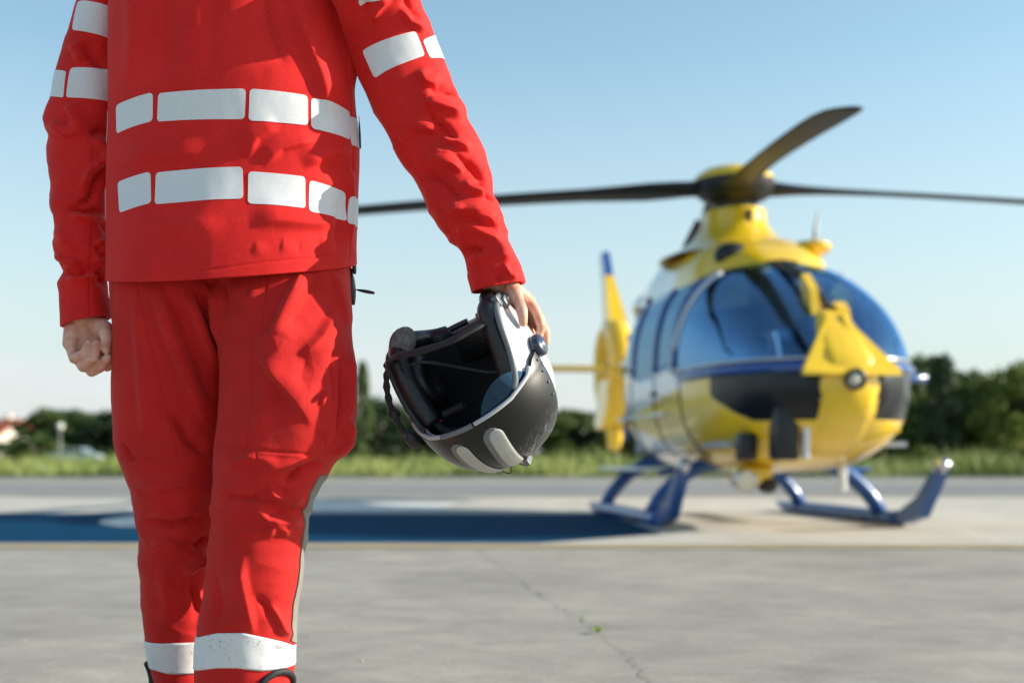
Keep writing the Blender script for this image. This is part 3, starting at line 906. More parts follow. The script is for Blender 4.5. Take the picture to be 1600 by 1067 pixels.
# engine deck, mast fairing and intakes
DK = [(1.48, .30, 2.36), (1.25, .54, 2.52), (.9, .68, 2.66), (.4, .70, 2.74), (-.3, .66, 2.78), (-1.1, .64, 2.80), (-1.9, .56, 2.72), (-2.6, .40, 2.50), (-3.0, .22, 2.25)]
V = []; Fc = []; n = 28
yy = np.linspace(1.48, -3.0, 60)
for y in yy:
    hw = np.interp(y, [d[0] for d in DK][::-1], [d[1] for d in DK][::-1]); zt = np.interp(y, [d[0] for d in DK][::-1], [d[2] for d in DK][::-1])
    for k in range(n):
        a = math.pi*k/(n-1); c, s = math.cos(a), math.sin(a)
        V.append((hw*math.copysign(abs(c)**.7, c), y, 1.95 + (zt-1.95)*abs(s)**.6))
for i in range(59):
    for k in range(n-1):
        Fc.append((i*n+k, i*n+k+1, (i+1)*n+k+1, (i+1)*n+k))
dk = mesh_np('engine_cowling', V, Fc)
dk.materials.append(M_yel); dk.materials.append(M_wht)
for p in dk.polygons:
    if p.center.y < -.35 or (abs(p.center.x) > .62 and p.center.y < .3): p.material_index = 1
link('engine_cowling', dk, None, heli)
for s in (-1, 1):
    if s > 0: MB().ball((s*.36, 1.17, 2.44), (.17, .10, .12), 12).build('air_intake', M_blk, heli, smooth=True)
    MB().ball((s*.32, -2.55, 2.42), (.14, .5, .14), 10).build('exhaust', M_metal, heli, smooth=True)
mf = MB()
pr = [(.80, 2.58), (.62, 2.66), (.50, 2.74), (.42, 2.82), (.37, 2.88), (.35, 2.93), (.345, 3.02), (.33, 3.05), (.0, 3.05)]
mf.lathe([(a, b) for a, b in pr], (0, 0, 0), 'z', 32)
mfo = mf.build('mast_fairing', M_yel, heli, sharp=50); mfo.scale = (.92, 1.25, 1)
MB().box((-.02, .44, 2.86), (.05, .03, .30)).build('fairing_seam', M_blk, heli)
MB().tube([(-.62, .6, 2.55), (-.66, .5, 2.8), (-.72, .42, 3.0)], [.03, .018, .01], 6).build('whip_antenna', M_blk, heli)
MB().ball((-.46, .85, 2.56), (.20, .34, .08), 12).build('beacon_fairing', M_yel, heli, smooth=True)
MB().tube([(.42, -.35, 2.75), (.30, -.25, 3.02)], .03, 8).build('support_strut', M_blk, heli)

# rotor: mast, hub, cap, four blades
rot = empty('main_rotor', (0, 0, 0)); rot.parent = heli
hub = MB().lathe([(.0, 3.04), (.20, 3.05), (.22, 3.14), (.34, 3.20), (.40, 3.26), (.41, 3.34), (.38, 3.38), (0, 3.39)], n=28).build('rotor_hub', M_blk, rot, sharp=40)
MB().lathe([(.40, 3.365), (.39, 3.41), (.31, 3.47), (.16, 3.51), (0, 3.52)], n=28).build('hub_cap', M_yel, rot, smooth=True)
for a in (45, 135, 225, 315):
    c, s = math.cos(math.radians(a)), math.sin(math.radians(a))
    MB().tube([(.17*c, .17*s, 3.10), (.21*c, .21*s, 3.27)], .018, 6).build('pitch_link', M_metal, rot)
MB().ball((.13, .30, 3.33), (.035, .03, .035), 8).build('hub_bolt', M_metal, rot, smooth=True)
def blade(ang, droop, lin=.45):
    R = [.22, .40, .62, .85, 1.15, 1.5, 2.0, 2.6, 3.2, 3.8, 4.4, 4.8, 5.02, 5.1]
    ch = [.18, .24, .36, .42, .38, .33, .32, .32, .32, .32, .32, .30, .24, .14]
    tk = [.15, .14, .10, .075, .06, .05, .048, .046, .044, .042, .038, .03, .022, .01]
    V = []; Fc = []; n = 12
    for r, c_, t_ in zip(R, ch, tk):
        tw = math.radians(14 - 12*r/5.1); z = 3.30 - droop*(lin*(r/5.1) + (1-lin)*(r/5.1)**2)
        for k in range(n):
            q = 2*math.pi*k/n; x = c_/2*math.cos(q) - .04*min(1, r); h = t_/2*math.sin(q)*(1.0+.5*math.cos(q))
            V.append((r, x*math.cos(tw)-h*math.sin(tw), z + x*math.sin(tw)+h*math.cos(tw)))
    for i in range(len(R)-1):
        for k in range(n):
            Fc.append((i*n+k, i*n+(k+1) % n, (i+1)*n+(k+1) % n, (i+1)*n+k))
    Fc.append(tuple(range(n-1, -1, -1))); Fc.append(tuple((len(R)-1)*n+k for k in range(n)))
    V = np.array(V); c, s = math.cos(ang), math.sin(ang)
    V = np.stack([V[:, 0]*c - V[:, 1]*s, V[:, 0]*s + V[:, 1]*c, V[:, 2]], 1)
    part('rotor_blade', V, Fc, M_blade, rot)
base = -math.pi/2 - HELI_YAW
for k, dr in enumerate((.58, .36, .36, .36)):
    blade(base + k*math.pi/2 + math.radians((-1.8, -2.0, 0, 1.0)[k]), dr, .72 if k == 0 else .45)

# tail: fin, shrouded fan, stabiliser
def slab(P, thick, name, m):
    """plate in the plane x = 0 with a thickness per corner"""
    V = [(t, y, z) for (y, z), t in zip(P, thick)] + [(-t, y, z) for (y, z), t in zip(P, thick)]
    n = len(P)
    Fc = [tuple(range(n)), tuple(range(2*n-1, n-1, -1))] + [(i, n+i, n+(i+1) % n, (i+1) % n) for i in range(n)]
    return part(name, V, Fc, m, heli, smooth=False)
slab([(-5.75, 2.45), (-6.55, 2.5), (-6.95, 3.36), (-6.55, 3.36)], [.15, .10, .055, .06], 'tail_fin', M_yel)
slab([(-6.55, 3.364), (-6.95, 3.364), (-7.1, 3.74), (-6.82, 3.76)], [.058, .053, .05, .05], 'fin_tip', M_blu)
sh = MB().lathe([(.50, -.17), (.60, -.20), (.74, -.13), (.78, 0), (.74, .13), (.60, .20), (.50, .17), (.49, 0), (.50, -.17)], (0, -6.2, 1.92), 'x', 40)
sho = sh.build('fan_shroud', M_yel, heli, smooth=True)
MB().lathe([(0, -.12), (.13, -.10), (.16, 0), (.13, .10), (0, .12)], (0, -6.2, 1.92), 'x', 20).build('fan_hub', M_blk, sho, smooth=True)
for k in range(10):
    a = 2*math.pi*k/10
    MB().box((0, -6.2+.32*math.cos(a), 1.92+.32*math.sin(a)), (.02, .09, .36), M=Matrix.Rotation(a-math.pi/2, 3, 'X') @ Matrix.Rotation(.4, 3, 'Z')).build('fan_blade', M_blk, sho)
slab([(-5.55, 1.75), (-6.6, 1.75), (-6.5, 1.10), (-6.1, 1.02), (-5.8, 1.12)], [.16, .16, .24, .27, .24], 'lower_fin', M_yel)
MB().tube([(0, -6.05, 1.12), (0, -6.12, .9), (0, -6.2, .76)], [.15, .12, .10], 12).build('tail_bumper', M_yel, heli, smooth=True)
stb = MB().box((0, -4.9, 1.83), (2.5, .50, .06), bev=.02); stb.build('stabiliser', M_yel, heli, sharp=40)
for s in (-1, 1):
    MB().box((s*1.26, -5.05, 1.95), (.05, .75, .95), bev=.02).build('end_plate', M_yel, heli, sharp=40)

# landing gear
SX = 1.10
for s in (-1, 1):
    sk = MB().tube([(s*SX, -2.0, .10), (s*SX, -1.75, .065), (s*SX, -1.2, .062), (s*SX, 0, .062), (s*SX, 1.30, .062), (s*SX, 1.48, .075)], [.015, .055, .07, .07, .07, .07], 12)
    so = sk.build('skid', M_skid, heli, smooth=True)
    Mx2 = Matrix(((0, 0, 1), (1, 0, 0), (0, 1, 0)))
    MB().prism([(1.25, .03), (1.62, .03), (1.95, .10), (2.35, .52), (2.27, .56), (1.9, .27), (1.45, .11)], -.05, .05, Mx2, o=(s*SX, 0, 0)).build('skid_toe', M_skid, heli, label='upturned blue skid toe')
    MB().tube([(s*SX, 2.24, .5), (s*SX, 2.36, .57)], [.06, .05], 10).build('toe_cap', M_metal, heli, smooth=True)
    MB().box((s*(SX-.0), .55, .035), (.17, .5, .03)).build('wear_plate', M_blk, heli)
for y, zt in ((1.05, .56), (-1.15, .58)):
    P = []
    for t in np.linspace(-1, 1, 33):
        x = t*SX; q = abs(t)
        z = zt if q < .42 else .07 + (zt-.07)*max(0, math.cos((q-.42)/.58*math.pi/2))**.75
        P.append((x, y, z))
    MB().tube(P, .07, 10).build('cross_tube', M_skid, heli, smooth=True)
for s in (-1, 1):
    MB().box((s*1.0, -.25, .50), (.30, 1.9, .035), bev=.01).build('boarding_step', M_wht if s > 0 else M_skid, heli, sharp=40)
    for y in (-1.1, .9):
        MB().tube([(s*.72, y, .52), (s*.98, y, .47)], .03, 8).build('step_bracket', M_skid, heli)

# blue rail round the nose, ending in a short probe on the far side
def side_x(y, z):
    hw, zb, zm, zt, e = [float(q) for q in stn(np.array(y))]
    return hw*max(0, 1-abs((z-zm)/((zt-zm) if z > zm else (zm-zb)))**(2/e))**(e/2)
for s in (1, -1):
    P = [(s*(side_x(y, 1.31)+.006), y, 1.31) for y in np.linspace(1.45, 2.85, 26)]
    P += [(s*x, nose_y(x, 1.31)+.012, 1.31) for x in np.linspace(side_x(2.85, 1.31)-.03, .21, 8)]
    if s < 0: P = [(-1.26, 1.66, 1.31), (-1.05, 1.62, 1.31)] + P[4:]
    MB().tube(P, .038, 8).build('nose_rail', M_blu, heli, smooth=True)
# panel joints on the yellow side, a dark door gap
for s in (1, -1):
    for y0 in (1.36, .42, -.62, -1.45):
        zz = np.linspace(.62, 1.40, 18)
        MB().tube([(s*(side_x(y0, z)+.002), y0 + .10*(1.4-z)*(1 if y0 > 1 else 0), z) for z in zz], .008, 5).build('door_gap', M_blk, heli)
    MB().tube([(s*(side_x(y, .66)+.002), y, .66) for y in np.linspace(-1.45, 1.4, 24)], .008, 5).build('panel_joint', M_blk, heli)
# dark seal along the lower edge of the glass
for s in (1, -1):
    P = [(s*(side_x(y, 1.375)+.004), y, 1.375) for y in np.linspace(1.12, 2.80, 30)]
    P += [(s*x, nose_y(x, 1.375)+.008, 1.375) for x in np.linspace(side_x(2.80, 1.375)-.03, .05, 10)]
    MB().tube(P, .018, 6).build('glass_seal', M_metal, heli, smooth=True)
    P = [(s*(side_x(y, z)+.004), y, z) for y, z in zip(np.interp(np.linspace(0, 1, 20), [0, .5, 1], [1.14, 1.30, 1.46]), np.linspace(1.38, 2.24, 20))]
    MB().tube(P, .022, 6).build('windshield_pillar_glint', M_wht, heli, smooth=True)  # white pillar whose pale tone stands in for a sky reflection on the glass
# ------------------------------------------------------------------ person in red
def fabric_mat(name, color, dark, weave=900.0, bump=0.35, sheen=0.14, rough=0.75, grain=0.16):
    m = bpy.data.materials.new(name); m.use_nodes = True
    nt = m.node_tree; b = nt.nodes['Principled BSDF']; N = nt.nodes.new; K = nt.links.new
    b.inputs['Roughness'].default_value = rough; b.inputs['Specular IOR Level'].default_value = 0.25
    b.inputs['Sheen Weight'].default_value = sheen; b.inputs['Sheen Roughness'].default_value = 0.5
    b.inputs['Sheen Tint'].default_value = (1.0, 0.50, 0.38, 1)
    tc = N('ShaderNodeTexCoord')
    n1 = N('ShaderNodeTexNoise'); n1.inputs['Scale'].default_value = 9; n1.inputs['Detail'].default_value = 8; n1.inputs['Roughness'].default_value = 0.6
    K(tc.outputs['Object'], n1.inputs['Vector'])
    r = N('ShaderNodeValToRGB'); r.color_ramp.elements[0].position = .3; r.color_ramp.elements[1].position = .7
    r.color_ramp.elements[0].color = (*dark, 1); r.color_ramp.elements[1].color = (*color, 1)
    K(n1.outputs['Fac'], r.inputs['Fac'])
    g0 = N('ShaderNodeTexNoise'); g0.inputs['Scale'].default_value = 420; g0.inputs['Detail'].default_value = 2; g0.inputs['Roughness'].default_value = .7
    K(tc.outputs['Object'], g0.inputs['Vector'])
    gr = N('ShaderNodeMapRange'); gr.inputs['From Min'].default_value = .3; gr.inputs['From Max'].default_value = .7; gr.inputs['To Min'].default_value = 1-grain; gr.inputs['To Max'].default_value = 1+grain
    K(g0.outputs['Fac'], gr.inputs['Value'])
    gm = N('ShaderNodeVectorMath'); gm.operation = 'SCALE'; K(r.outputs['Color'], gm.inputs[0]); K(gr.outputs[0], gm.inputs['Scale'])
    K(gm.outputs['Vector'], b.inputs['Base Color'])
    # twill: two crossed wave textures
    w1 = N('ShaderNodeTexWave'); w1.inputs['Scale'].default_value = weave/6.2832; w1.bands_direction = 'DIAGONAL'; w1.inputs['Distortion'].default_value = 1.5
    w2 = N('ShaderNodeTexWave'); w2.inputs['Scale'].default_value = weave/6.2832; w2.bands_direction = 'Z'; w2.inputs['Distortion'].default_value = 1.5
    n2 = N('ShaderNodeTexNoise'); n2.inputs['Scale'].default_value = 320; n2.inputs['Detail'].default_value = 3
    for w in (w1, w2, n2): K(tc.outputs['Object'], w.inputs['Vector'])
    a1 = N('ShaderNodeMath'); a1.operation = 'ADD'; a2 = N('ShaderNodeMath'); a2.operation = 'ADD'
    K(w1.outputs['Fac'], a1.inputs[0]); K(w2.outputs['Fac'], a1.inputs[1]); K(a1.outputs[0], a2.inputs[0]); K(n2.outputs['Fac'], a2.inputs[1])
    n3 = N('ShaderNodeTexNoise'); n3.inputs['Scale'].default_value = 38; n3.inputs['Detail'].default_value = 4
    K(tc.outputs['Object'], n3.inputs['Vector'])
    bp0 = N('ShaderNodeBump'); bp0.inputs['Strength'].default_value = 0.22; bp0.inputs['Distance'].default_value = 0.004
    K(n3.outputs['Fac'], bp0.inputs['Height'])
    bp = N('ShaderNodeBump'); bp.inputs['Strength'].default_value = bump; bp.inputs['Distance'].default_value = 0.0005
    K(a2.outputs[0], bp.inputs['Height']); K(bp0.outputs['Normal'], bp.inputs['Normal']); K(bp.outputs['Normal'], b.inputs['Normal'])
    return m
M_jacket = fabric_mat('red_softshell', (0.75, 0.017, 0.015), (0.62, 0.011, 0.010), 2600, 0.2)
M_trouser = fabric_mat('red_twill', (0.62, 0.015, 0.013), (0.50, 0.009, 0.008), 2200, 0.35)
M_mesh = fabric_mat('grey_mesh_fabric', (0.26, 0.26, 0.23), (0.20, 0.20, 0.18), 700, 0.9)
def reflective_mat():
    m = mat('reflective_tape', (0.70, 0.705, 0.715), 0.42, spec=0.5, var=0.035, var_scale=160, bump=0.25, bump_scale=700, dist=0.0004)
    nt = m.node_tree; b = nt.nodes['Principled BSDF']
    tc = nt.nodes.new('ShaderNodeTexCoord'); n = nt.nodes.new('ShaderNodeTexNoise'); n.inputs['Scale'].default_value = 14; n.inputs['Detail'].default_value = 5
    bp = nt.nodes.new('ShaderNodeBump'); bp.inputs['Strength'].default_value = 0.3; bp.inputs['Distance'].default_value = 0.004
    old = b.inputs['Normal'].links[0].from_node
    nt.links.new(tc.outputs['Object'], n.inputs['Vector']); nt.links.new(n.outputs['Fac'], bp.inputs['Height']); nt.links.new(bp.outputs['Normal'], old.inputs['Normal'])
    return m
M_tape = reflective_mat()
def dirty_tape():
    m = reflective_mat(); m.name = 'soiled_reflective_tape'
    nt = m.node_tree; b = nt.nodes['Principled BSDF']; N = nt.nodes.new; K = nt.links.new
    src = b.inputs['Base Color'].links[0].from_socket
    tc = N('ShaderNodeTexCoord'); n = N('ShaderNodeTexNoise'); n.inputs['Scale'].default_value = 120; n.inputs['Detail'].default_value = 5; n.inputs['Roughness'].default_value = .7
    r = N('ShaderNodeValToRGB'); r.color_ramp.elements[0].position = .60; r.color_ramp.elements[1].position = .70
    r.color_ramp.elements[0].color = (0, 0, 0, 1); r.color_ramp.elements[1].color = (.75, .75, .75, 1)
    mx = N('ShaderNodeMix'); mx.data_type = 'RGBA'; mx.inputs['B'].default_value = (.16, .15, .15, 1)
    K(tc.outputs['Object'], n.inputs['Vector']); K(n.outputs['Fac'], r.inputs['Fac']); K(r.outputs['Color'], mx.inputs['Factor'])
    K(src, mx.inputs['A']); K(mx.outputs['Result'], b.inputs['Base Color'])
    return m
M_tape_d = dirty_tape()
M_zip = mat('black_zipper', (0.012, 0.012, 0.014), 0.4)
M_cord = mat('black_webbing', (0.015, 0.015, 0.017), 0.7, bump=0.5, bump_scale=500, dist=0.001)
M_boot = mat('black_boot_leather', (0.02, 0.019, 0.018), 0.45, bump=0.3, bump_scale=150)
M_sole = mat('boot_sole', (0.015, 0.015, 0.015), 0.8)
def skin_mat():
    m = mat('skin', (0.62, 0.25, 0.165), 0.5, spec=0.4, var=0.3, var_scale=52, color2=(0.80, 0.48, 0.36), bump=0.55, bump_scale=230, dist=0.0014)
    b = m.node_tree.nodes['Principled BSDF']
    b.inputs['Subsurface Weight'].default_value = 0.25
    b.inputs['Subsurface Radius'].default_value = (1.0, 0.35, 0.2); b.inputs['Subsurface Scale'].default_value = 0.006
    return m
M_skin = skin_mat()
M_nail = mat('fingernail', (0.72, 0.47, 0.38), 0.3, spec=0.6)
M_hair = mat('brown_hair', (0.05, 0.03, 0.018), 0.6, var=0.4, var_scale=60, bump=0.8, bump_scale=120, dist=0.004)

YP = 2.35                     # depth of the person (m)
def PP(px, py, dy=0.0):
    return PT(px, py, YP + dy)

def crom(A, s):
    """Catmull-Rom through the rows of A at the row numbers s"""
    A = np.asarray(A, float); n = len(A)
    i = np.clip(np.floor(s).astype(int), 0, n-2); t = (s - i)[..., None]
    p0 = A[np.clip(i-1, 0, n-1)]; p1 = A[i]; p2 = A[i+1]; p3 = A[np.clip(i+2, 0, n-1)]
    return 0.5*((2*p1) + (-p0+p2)*t + (2*p0-5*p1+4*p2-p3)*t*t + (-p0+3*p1-3*p2+p3)*t**3)

class Tube:
    """cloth tube: rows of (left x, left y, right x, right y, depth, half depth, exponent, sag)"""
    def __init__(self, rows, nu, nv, k=0.42):
        self.R = np.array(rows, float); self.nu, self.nv = nu, nv
        c = np.stack([(self.R[:, 0]+self.R[:, 2])/2, (self.R[:, 1]+self.R[:, 3])/2], 1)
        d = np.concatenate([[0], np.cumsum(np.linalg.norm(np.diff(c, axis=0), axis=1))])
        self.s = np.interp(np.linspace(0, d[-1], nv), d, np.arange(len(d)))
        t = np.linspace(-1, 1, nu, endpoint=False)
        self.th = math.pi/2 + math.pi*(t - k*np.sin(math.pi*t)/math.pi)
        self.TH, self.S = np.meshgrid(self.th, self.s)
        self.G = self.base(self.TH, self.S)
        self.normals()
    def base(self, th, s):
        q = crom(self.R, s)
        lx, ly, rx, ry, Y, b, e, sag = [q[..., i] for i in range(8)]
        Yd = YP + Y
        Lp = np.stack([(lx-800)*Yd/F, Yd, CAM_H-(ly-HZ)*Yd/F], -1)
        Rp = np.stack([(rx-800)*Yd/F, Yd, CAM_H-(ry-HZ)*Yd/F], -1)
        C = (Lp+Rp)/2; A = (Rp-Lp)/2
        c, sn = np.cos(th), np.sin(th)
        cc = np.sign(c)*np.abs(c)**e; ss = np.sign(sn)*np.abs(sn)**e
        P = C + A*cc[..., None]
        P[..., 1] -= b*ss
        P[..., 2] -= sag*np.maximum(ss, -.4)
        return P
    def normals(self):
        G = self.G
        du = np.roll(G, -1, 1) - np.roll(G, 1, 1); dv = np.gradient(G, axis=0)
        N = np.cross(du, dv); N /= np.linalg.norm(N, axis=2)[..., None] + 1e-12
        C = G.mean(1, keepdims=True)
        if (N*(G-C)).sum(2).mean() < 0: N = -N
        self.N = N
    def displace(self, d):
        self.G = self.G + self.N*d[..., None]; self.normals()
    def folds(self, L, gain=1.0, wf=1.0):
        """creases and ridges laid on the camera side; each: points, height mm, width right, width left"""
        px, py = proj(self.G); near = sstep(-0.35, 0.1, np.sin(self.TH))
        D = np.zeros_like(px)
        for f in L:
            pts, amp, w1, w2 = f[:4]; pts = np.array(pts, float); w1 = w1*wf; w2 = w2*wf
            m = 3.0*max(w1, w2)
            sel = (px > pts[:, 0].min()-m) & (px < pts[:, 0].max()+m) & (py > pts[:, 1].min()-m) & (py < pts[:, 1].max()+m)
            if not sel.any(): continue
            x, y = px[sel], py[sel]
            seg = np.linalg.norm(np.diff(pts, axis=0), axis=1); cum = np.concatenate([[0], np.cumsum(seg)]); tot = cum[-1]
            bd = np.full(x.shape, 1e9); sd = np.zeros_like(x); al = np.zeros_like(x)
            for i in range(len(pts)-1):
                a = pts[i]; v = pts[i+1]-a; l2 = (v*v).sum()
                t = np.clip(((x-a[0])*v[0]+(y-a[1])*v[1])/l2, 0, 1)
                ex, ey = x-a[0]-t*v[0], y-a[1]-t*v[1]; dd = np.hypot(ex, ey)
                k = dd < bd
                bd[k] = dd[k]; sd[k] = (v[0]*ey-v[1]*ex)[k]; al[k] = (cum[i]+t*seg[i])[k]
            lo_, hi_ = (.62, 1.25) if abs(w1-w2) > 1.5 else (.8, .8)
            w = np.where(sd > 0, w1*(lo_ if w1 <= w2 else hi_), w2*(lo_ if w2 < w1 else hi_))
            prof = np.exp(-(bd/w)**2) if amp > 0 else np.exp(-(np.hypot(bd, .8)/w)**1.35)
            u = al/tot; tp = f[4] if len(f) > 4 else .3
            env = sstep(0, tp, u)*sstep(0, tp, 1-u) if tp > 0 else 1.0
            D[sel] += amp*0.001*prof*env
        self.displace(gain*D*near)
    def wrinkle(self, amp, sc, seed=0, stretch=(1, 1, 1), oct=3, ridged=False):
        q = fbm(self.G*np.array(stretch)*sc + seed*7.7, oct)
        if ridged: q = 0.35 - np.abs(q)*1.4
        self.displace(amp*q)
    def buckle(self, yc, span, amp, wl, m=2, ph=0.0, seed=0, skew=0.0):
        """cloth pushed together along the tube: staggered folds with sharp valleys round a height yc"""
        px, py = proj(self.G)
        q = fbm(self.G*7.0 + seed*3.1, 2)
        y = py + 16*q + skew*np.cos(self.TH-ph)
        a = 2*math.pi*y/wl
        h1 = np.cos(a + m*(self.TH-ph)*.5 + 2.0*q); h2 = np.cos(a*.93 - m*(self.TH-ph)*.5 + 1.3 + 2.0*q)
        h = 0.55*(1-np.abs(np.sin(a*.5 + m*(self.TH-ph)*.5 + 2.2*q))**.8*2) + 0.45*h2*h1
        w = np.exp(-((py-yc)/span)**2)*(0.55+0.9*np.clip(fbm(self.G*11+seed, 2)+.35, 0, 1))
        self.displace(-amp*.001*h*w*-1)
    def crinkle(self, amp, sc, seed, stretch=(1, 1, 1)):
        """fine sharp creases in patches"""
        Pq = self.G*np.array(stretch)*sc + seed*5.3
        Pq = Pq + 0.5*np.stack([noise3(Pq*.6+3), noise3(Pq*.6+11), noise3(Pq*.6+29)], -1)
        n = noise3(Pq); m = sstep(-.05, .45, noise3(self.G*5.0 + seed))
        self.displace(amp*.001*(np.exp(-np.abs(n)*9)-.25)*m)
    def find(self, px, py):
        if not hasattr(self, '_pj'):
            X, Y = proj(self.G); ok = (self.N[..., 1] < 0.02)
            self._pj = (np.where(ok, X, 1e6), Y)
        d = (self._pj[0]-px)**2 + (self._pj[1]-py)**2
        i, j = np.unravel_index(np.argmin(d), d.shape)
        return float(self.th[j]), float(self.s[i])
    def find_at(self, th, py):
        j = int(np.argmin(np.abs(self.th - th))); y = proj(self.G[:, j])[1]
        i = int(np.argmin(np.abs(y-py)))
        return th, float(self.s[i])
    def sample(self, th, s):
        a = np.clip(np.interp(th, self.th, np.arange(self.nu)), 0, self.nu-1.001); b = np.clip(np.interp(s, self.s, np.arange(self.nv)), 0, self.nv-1.001)
        i = a.astype(int); j = b.astype(int); fa = (a-i)[..., None]; fb = (b-j)[..., None]; i2 = (i+1) % self.nu; j2 = np.minimum(j+1, self.nv-1)
        f = lambda Z: (Z[j, i]*(1-fa)+Z[j, i2]*fa)*(1-fb) + (Z[j2, i]*(1-fa)+Z[j2, i2]*fa)*fb
        return f(self.G), f(self.N)
    def mesh(self, hem=0.006, depth=0.05, top=False):
        """vertices and quads, with a turned-in hem at the last row"""
        G, N = self.G, self.N
        ax = G[-8].mean(0)-G[-1].mean(0); ax /= np.linalg.norm(ax)
        rows = [G[i] for i in range(self.nv)]
        if hem > 0:
            rows.append(G[-1] - N[-1]*hem*.35 - ax*.0012); rows.append(G[-1] - N[-1]*hem)
            rows.append(G[-1] - N[-1]*hem*1.3 + ax*.012); rows.append(G[-1] - N[-1]*hem*1.8 + ax*depth)
        V = np.array(rows); n = len(rows)
        idx = np.arange(n*self.nu).reshape(n, self.nu)
        Q = np.stack([idx[:-1], np.roll(idx, -1, 1)[:-1], np.roll(idx, -1, 1)[1:], idx[1:]], -1).reshape(-1, 4)
        return V.reshape(-1, 3), Q

def merge(*VF):
    V = []; Fc = []; n = 0
    for v, f in VF:
        V.append(v); Fc.append(f+n); n += len(v)
    return np.concatenate(V), np.concatenate(Fc)

def patch(tube, corners, m, parent, name='reflective_patch', rad=0.007, lift=0.0009, n=30, k=20, label=None):
    """thin piece laid on a tube between four corners (TL, TR, BR, BL), rounded at its corners"""
    cs = []
    for c in corners:
        cs.append(tube.find_at(c[1], c[2]) if c[0] == 't' else tube.find(*c))
    cs = np.array(cs)
    Pc = tube.sample(cs[:, 0], cs[:, 1])[0]
    W = (np.linalg.norm(Pc[1]-Pc[0]) + np.linalg.norm(Pc[2]-Pc[3]))/2; H = (np.linalg.norm(Pc[3]-Pc[0]) + np.linalg.norm(Pc[2]-Pc[1]))/2
    rad = min(rad, W*.45, H*.45)
    q = np.linspace(0, 1, k); q = 0.5-0.5*np.cos(math.pi*q)*(0.55+0.45*np.abs(np.cos(math.pi*q))); q = (q-q[0])/(q[-1]-q[0])
    yv = q*H; ins = np.zeros(k)
    for i, y in enumerate(yv):
        dd = min(y, H-y)
        if dd < rad: ins[i] = rad - math.sqrt(max(0, rad*rad-(rad-dd)**2))
    u = np.linspace(0, 1, n)
    U = (ins[:, None] + u[None, :]*(W-2*ins[:, None]))/W; Vv = np.repeat(q[:, None], n, 1)
    th = (cs[0, 0]*(1-U)+cs[1, 0]*U)*(1-Vv) + (cs[3, 0]*(1-U)+cs[2, 0]*U)*Vv
    s = (cs[0, 1]*(1-U)+cs[1, 1]*U)*(1-Vv) + (cs[3, 1]*(1-U)+cs[2, 1]*U)*Vv
    P, N = tube.sample(th, s)
    top = P + N*lift; edge = P + N*lift*.6
    V = list(top.reshape(-1, 3)); idx = np.arange(k*n).reshape(k, n)
    Fc = [tuple(x) for x in np.stack([idx[:-1, :-1], idx[:-1, 1:], idx[1:, 1:], idx[1:, :-1]], -1).reshape(-1, 4)]
    ring = list(idx[0]) + list(idx[1:, -1]) + list(idx[-1, -2::-1]) + list(idx[-2:0:-1, 0])
    o0 = len(V); low = (P - N*.0015).reshape(-1, 3)
    for r in ring: V.append(low[r])
    mlen = len(ring)
    for i in range(mlen):
        j = (i+1) % mlen; Fc.append((ring[i], o0+i, o0+j, ring[j]))
    o = part(name, np.array(V), Fc, m, parent, label=label)
    o.data.set_sharp_from_angle(angle=math.radians(50))
    return o

person = empty('person', (float(PP(360, 1000)[0]), YP, 0.0))
tag(person, 'person in red uniform walking away, white helmet hanging from right hand', 'person')
POFF = np.array(person.location[:])
def pchild(name, V, Fc, m, parent=None, **kw):
    """child of the person given in world coordinates"""
    return part(name, np.asarray(V) - POFF, Fc, m, parent or person, **kw)
_part = part
def part(name, V, Fc, m, parent=None, smooth=True, label=None):
    # pieces of the person are written in world coordinates
    if parent is not None:
        r = parent
        while r.parent is not None: r = r.parent
        if r is person: V = np.asarray(V, float) - POFF
    return _part(name, V, Fc, m, parent, smooth, label)

# ---- jacket
torso = Tube([
 (352, -104, 372, -104, .08, .02, .9, 0), (318, -98, 408, -98, .07, .06, .9, 0), (270, -84, 462, -84, .06, .085, .9, 0), (215, -64, 520, -64, .055, .10, .95, 0),
 (182, -38, 538, -38, .05, .118, .95, 0), (172, 5, 538, 5, .05, .128, .95, 0), (171, 60, 541, 60, .05, .132, .95, 0), (171, 120, 549, 120, .05, .132, .95, 0),
 (171, 180, 557, 180, .05, .130, .95, 0), (170, 240, 561, 240, .05, .128, .95, 0), (170, 300, 559, 300, .05, .128, .95, 0), (171, 350, 557, 350, .05, .138, .95, .006),
 (171, 395, 556, 385, .05, .146, .95, .018), (170, 436, 557, 414, .05, .152, .95, .032)], 520, 460)
torso.wrinkle(.005, 5.5, 1, (1, 1, .45), 2)
torso.wrinkle(.0012, 18, 2, (1, 1, .5), 2)
torso.crinkle(1.2, 12, 17, (1, 1, .7))
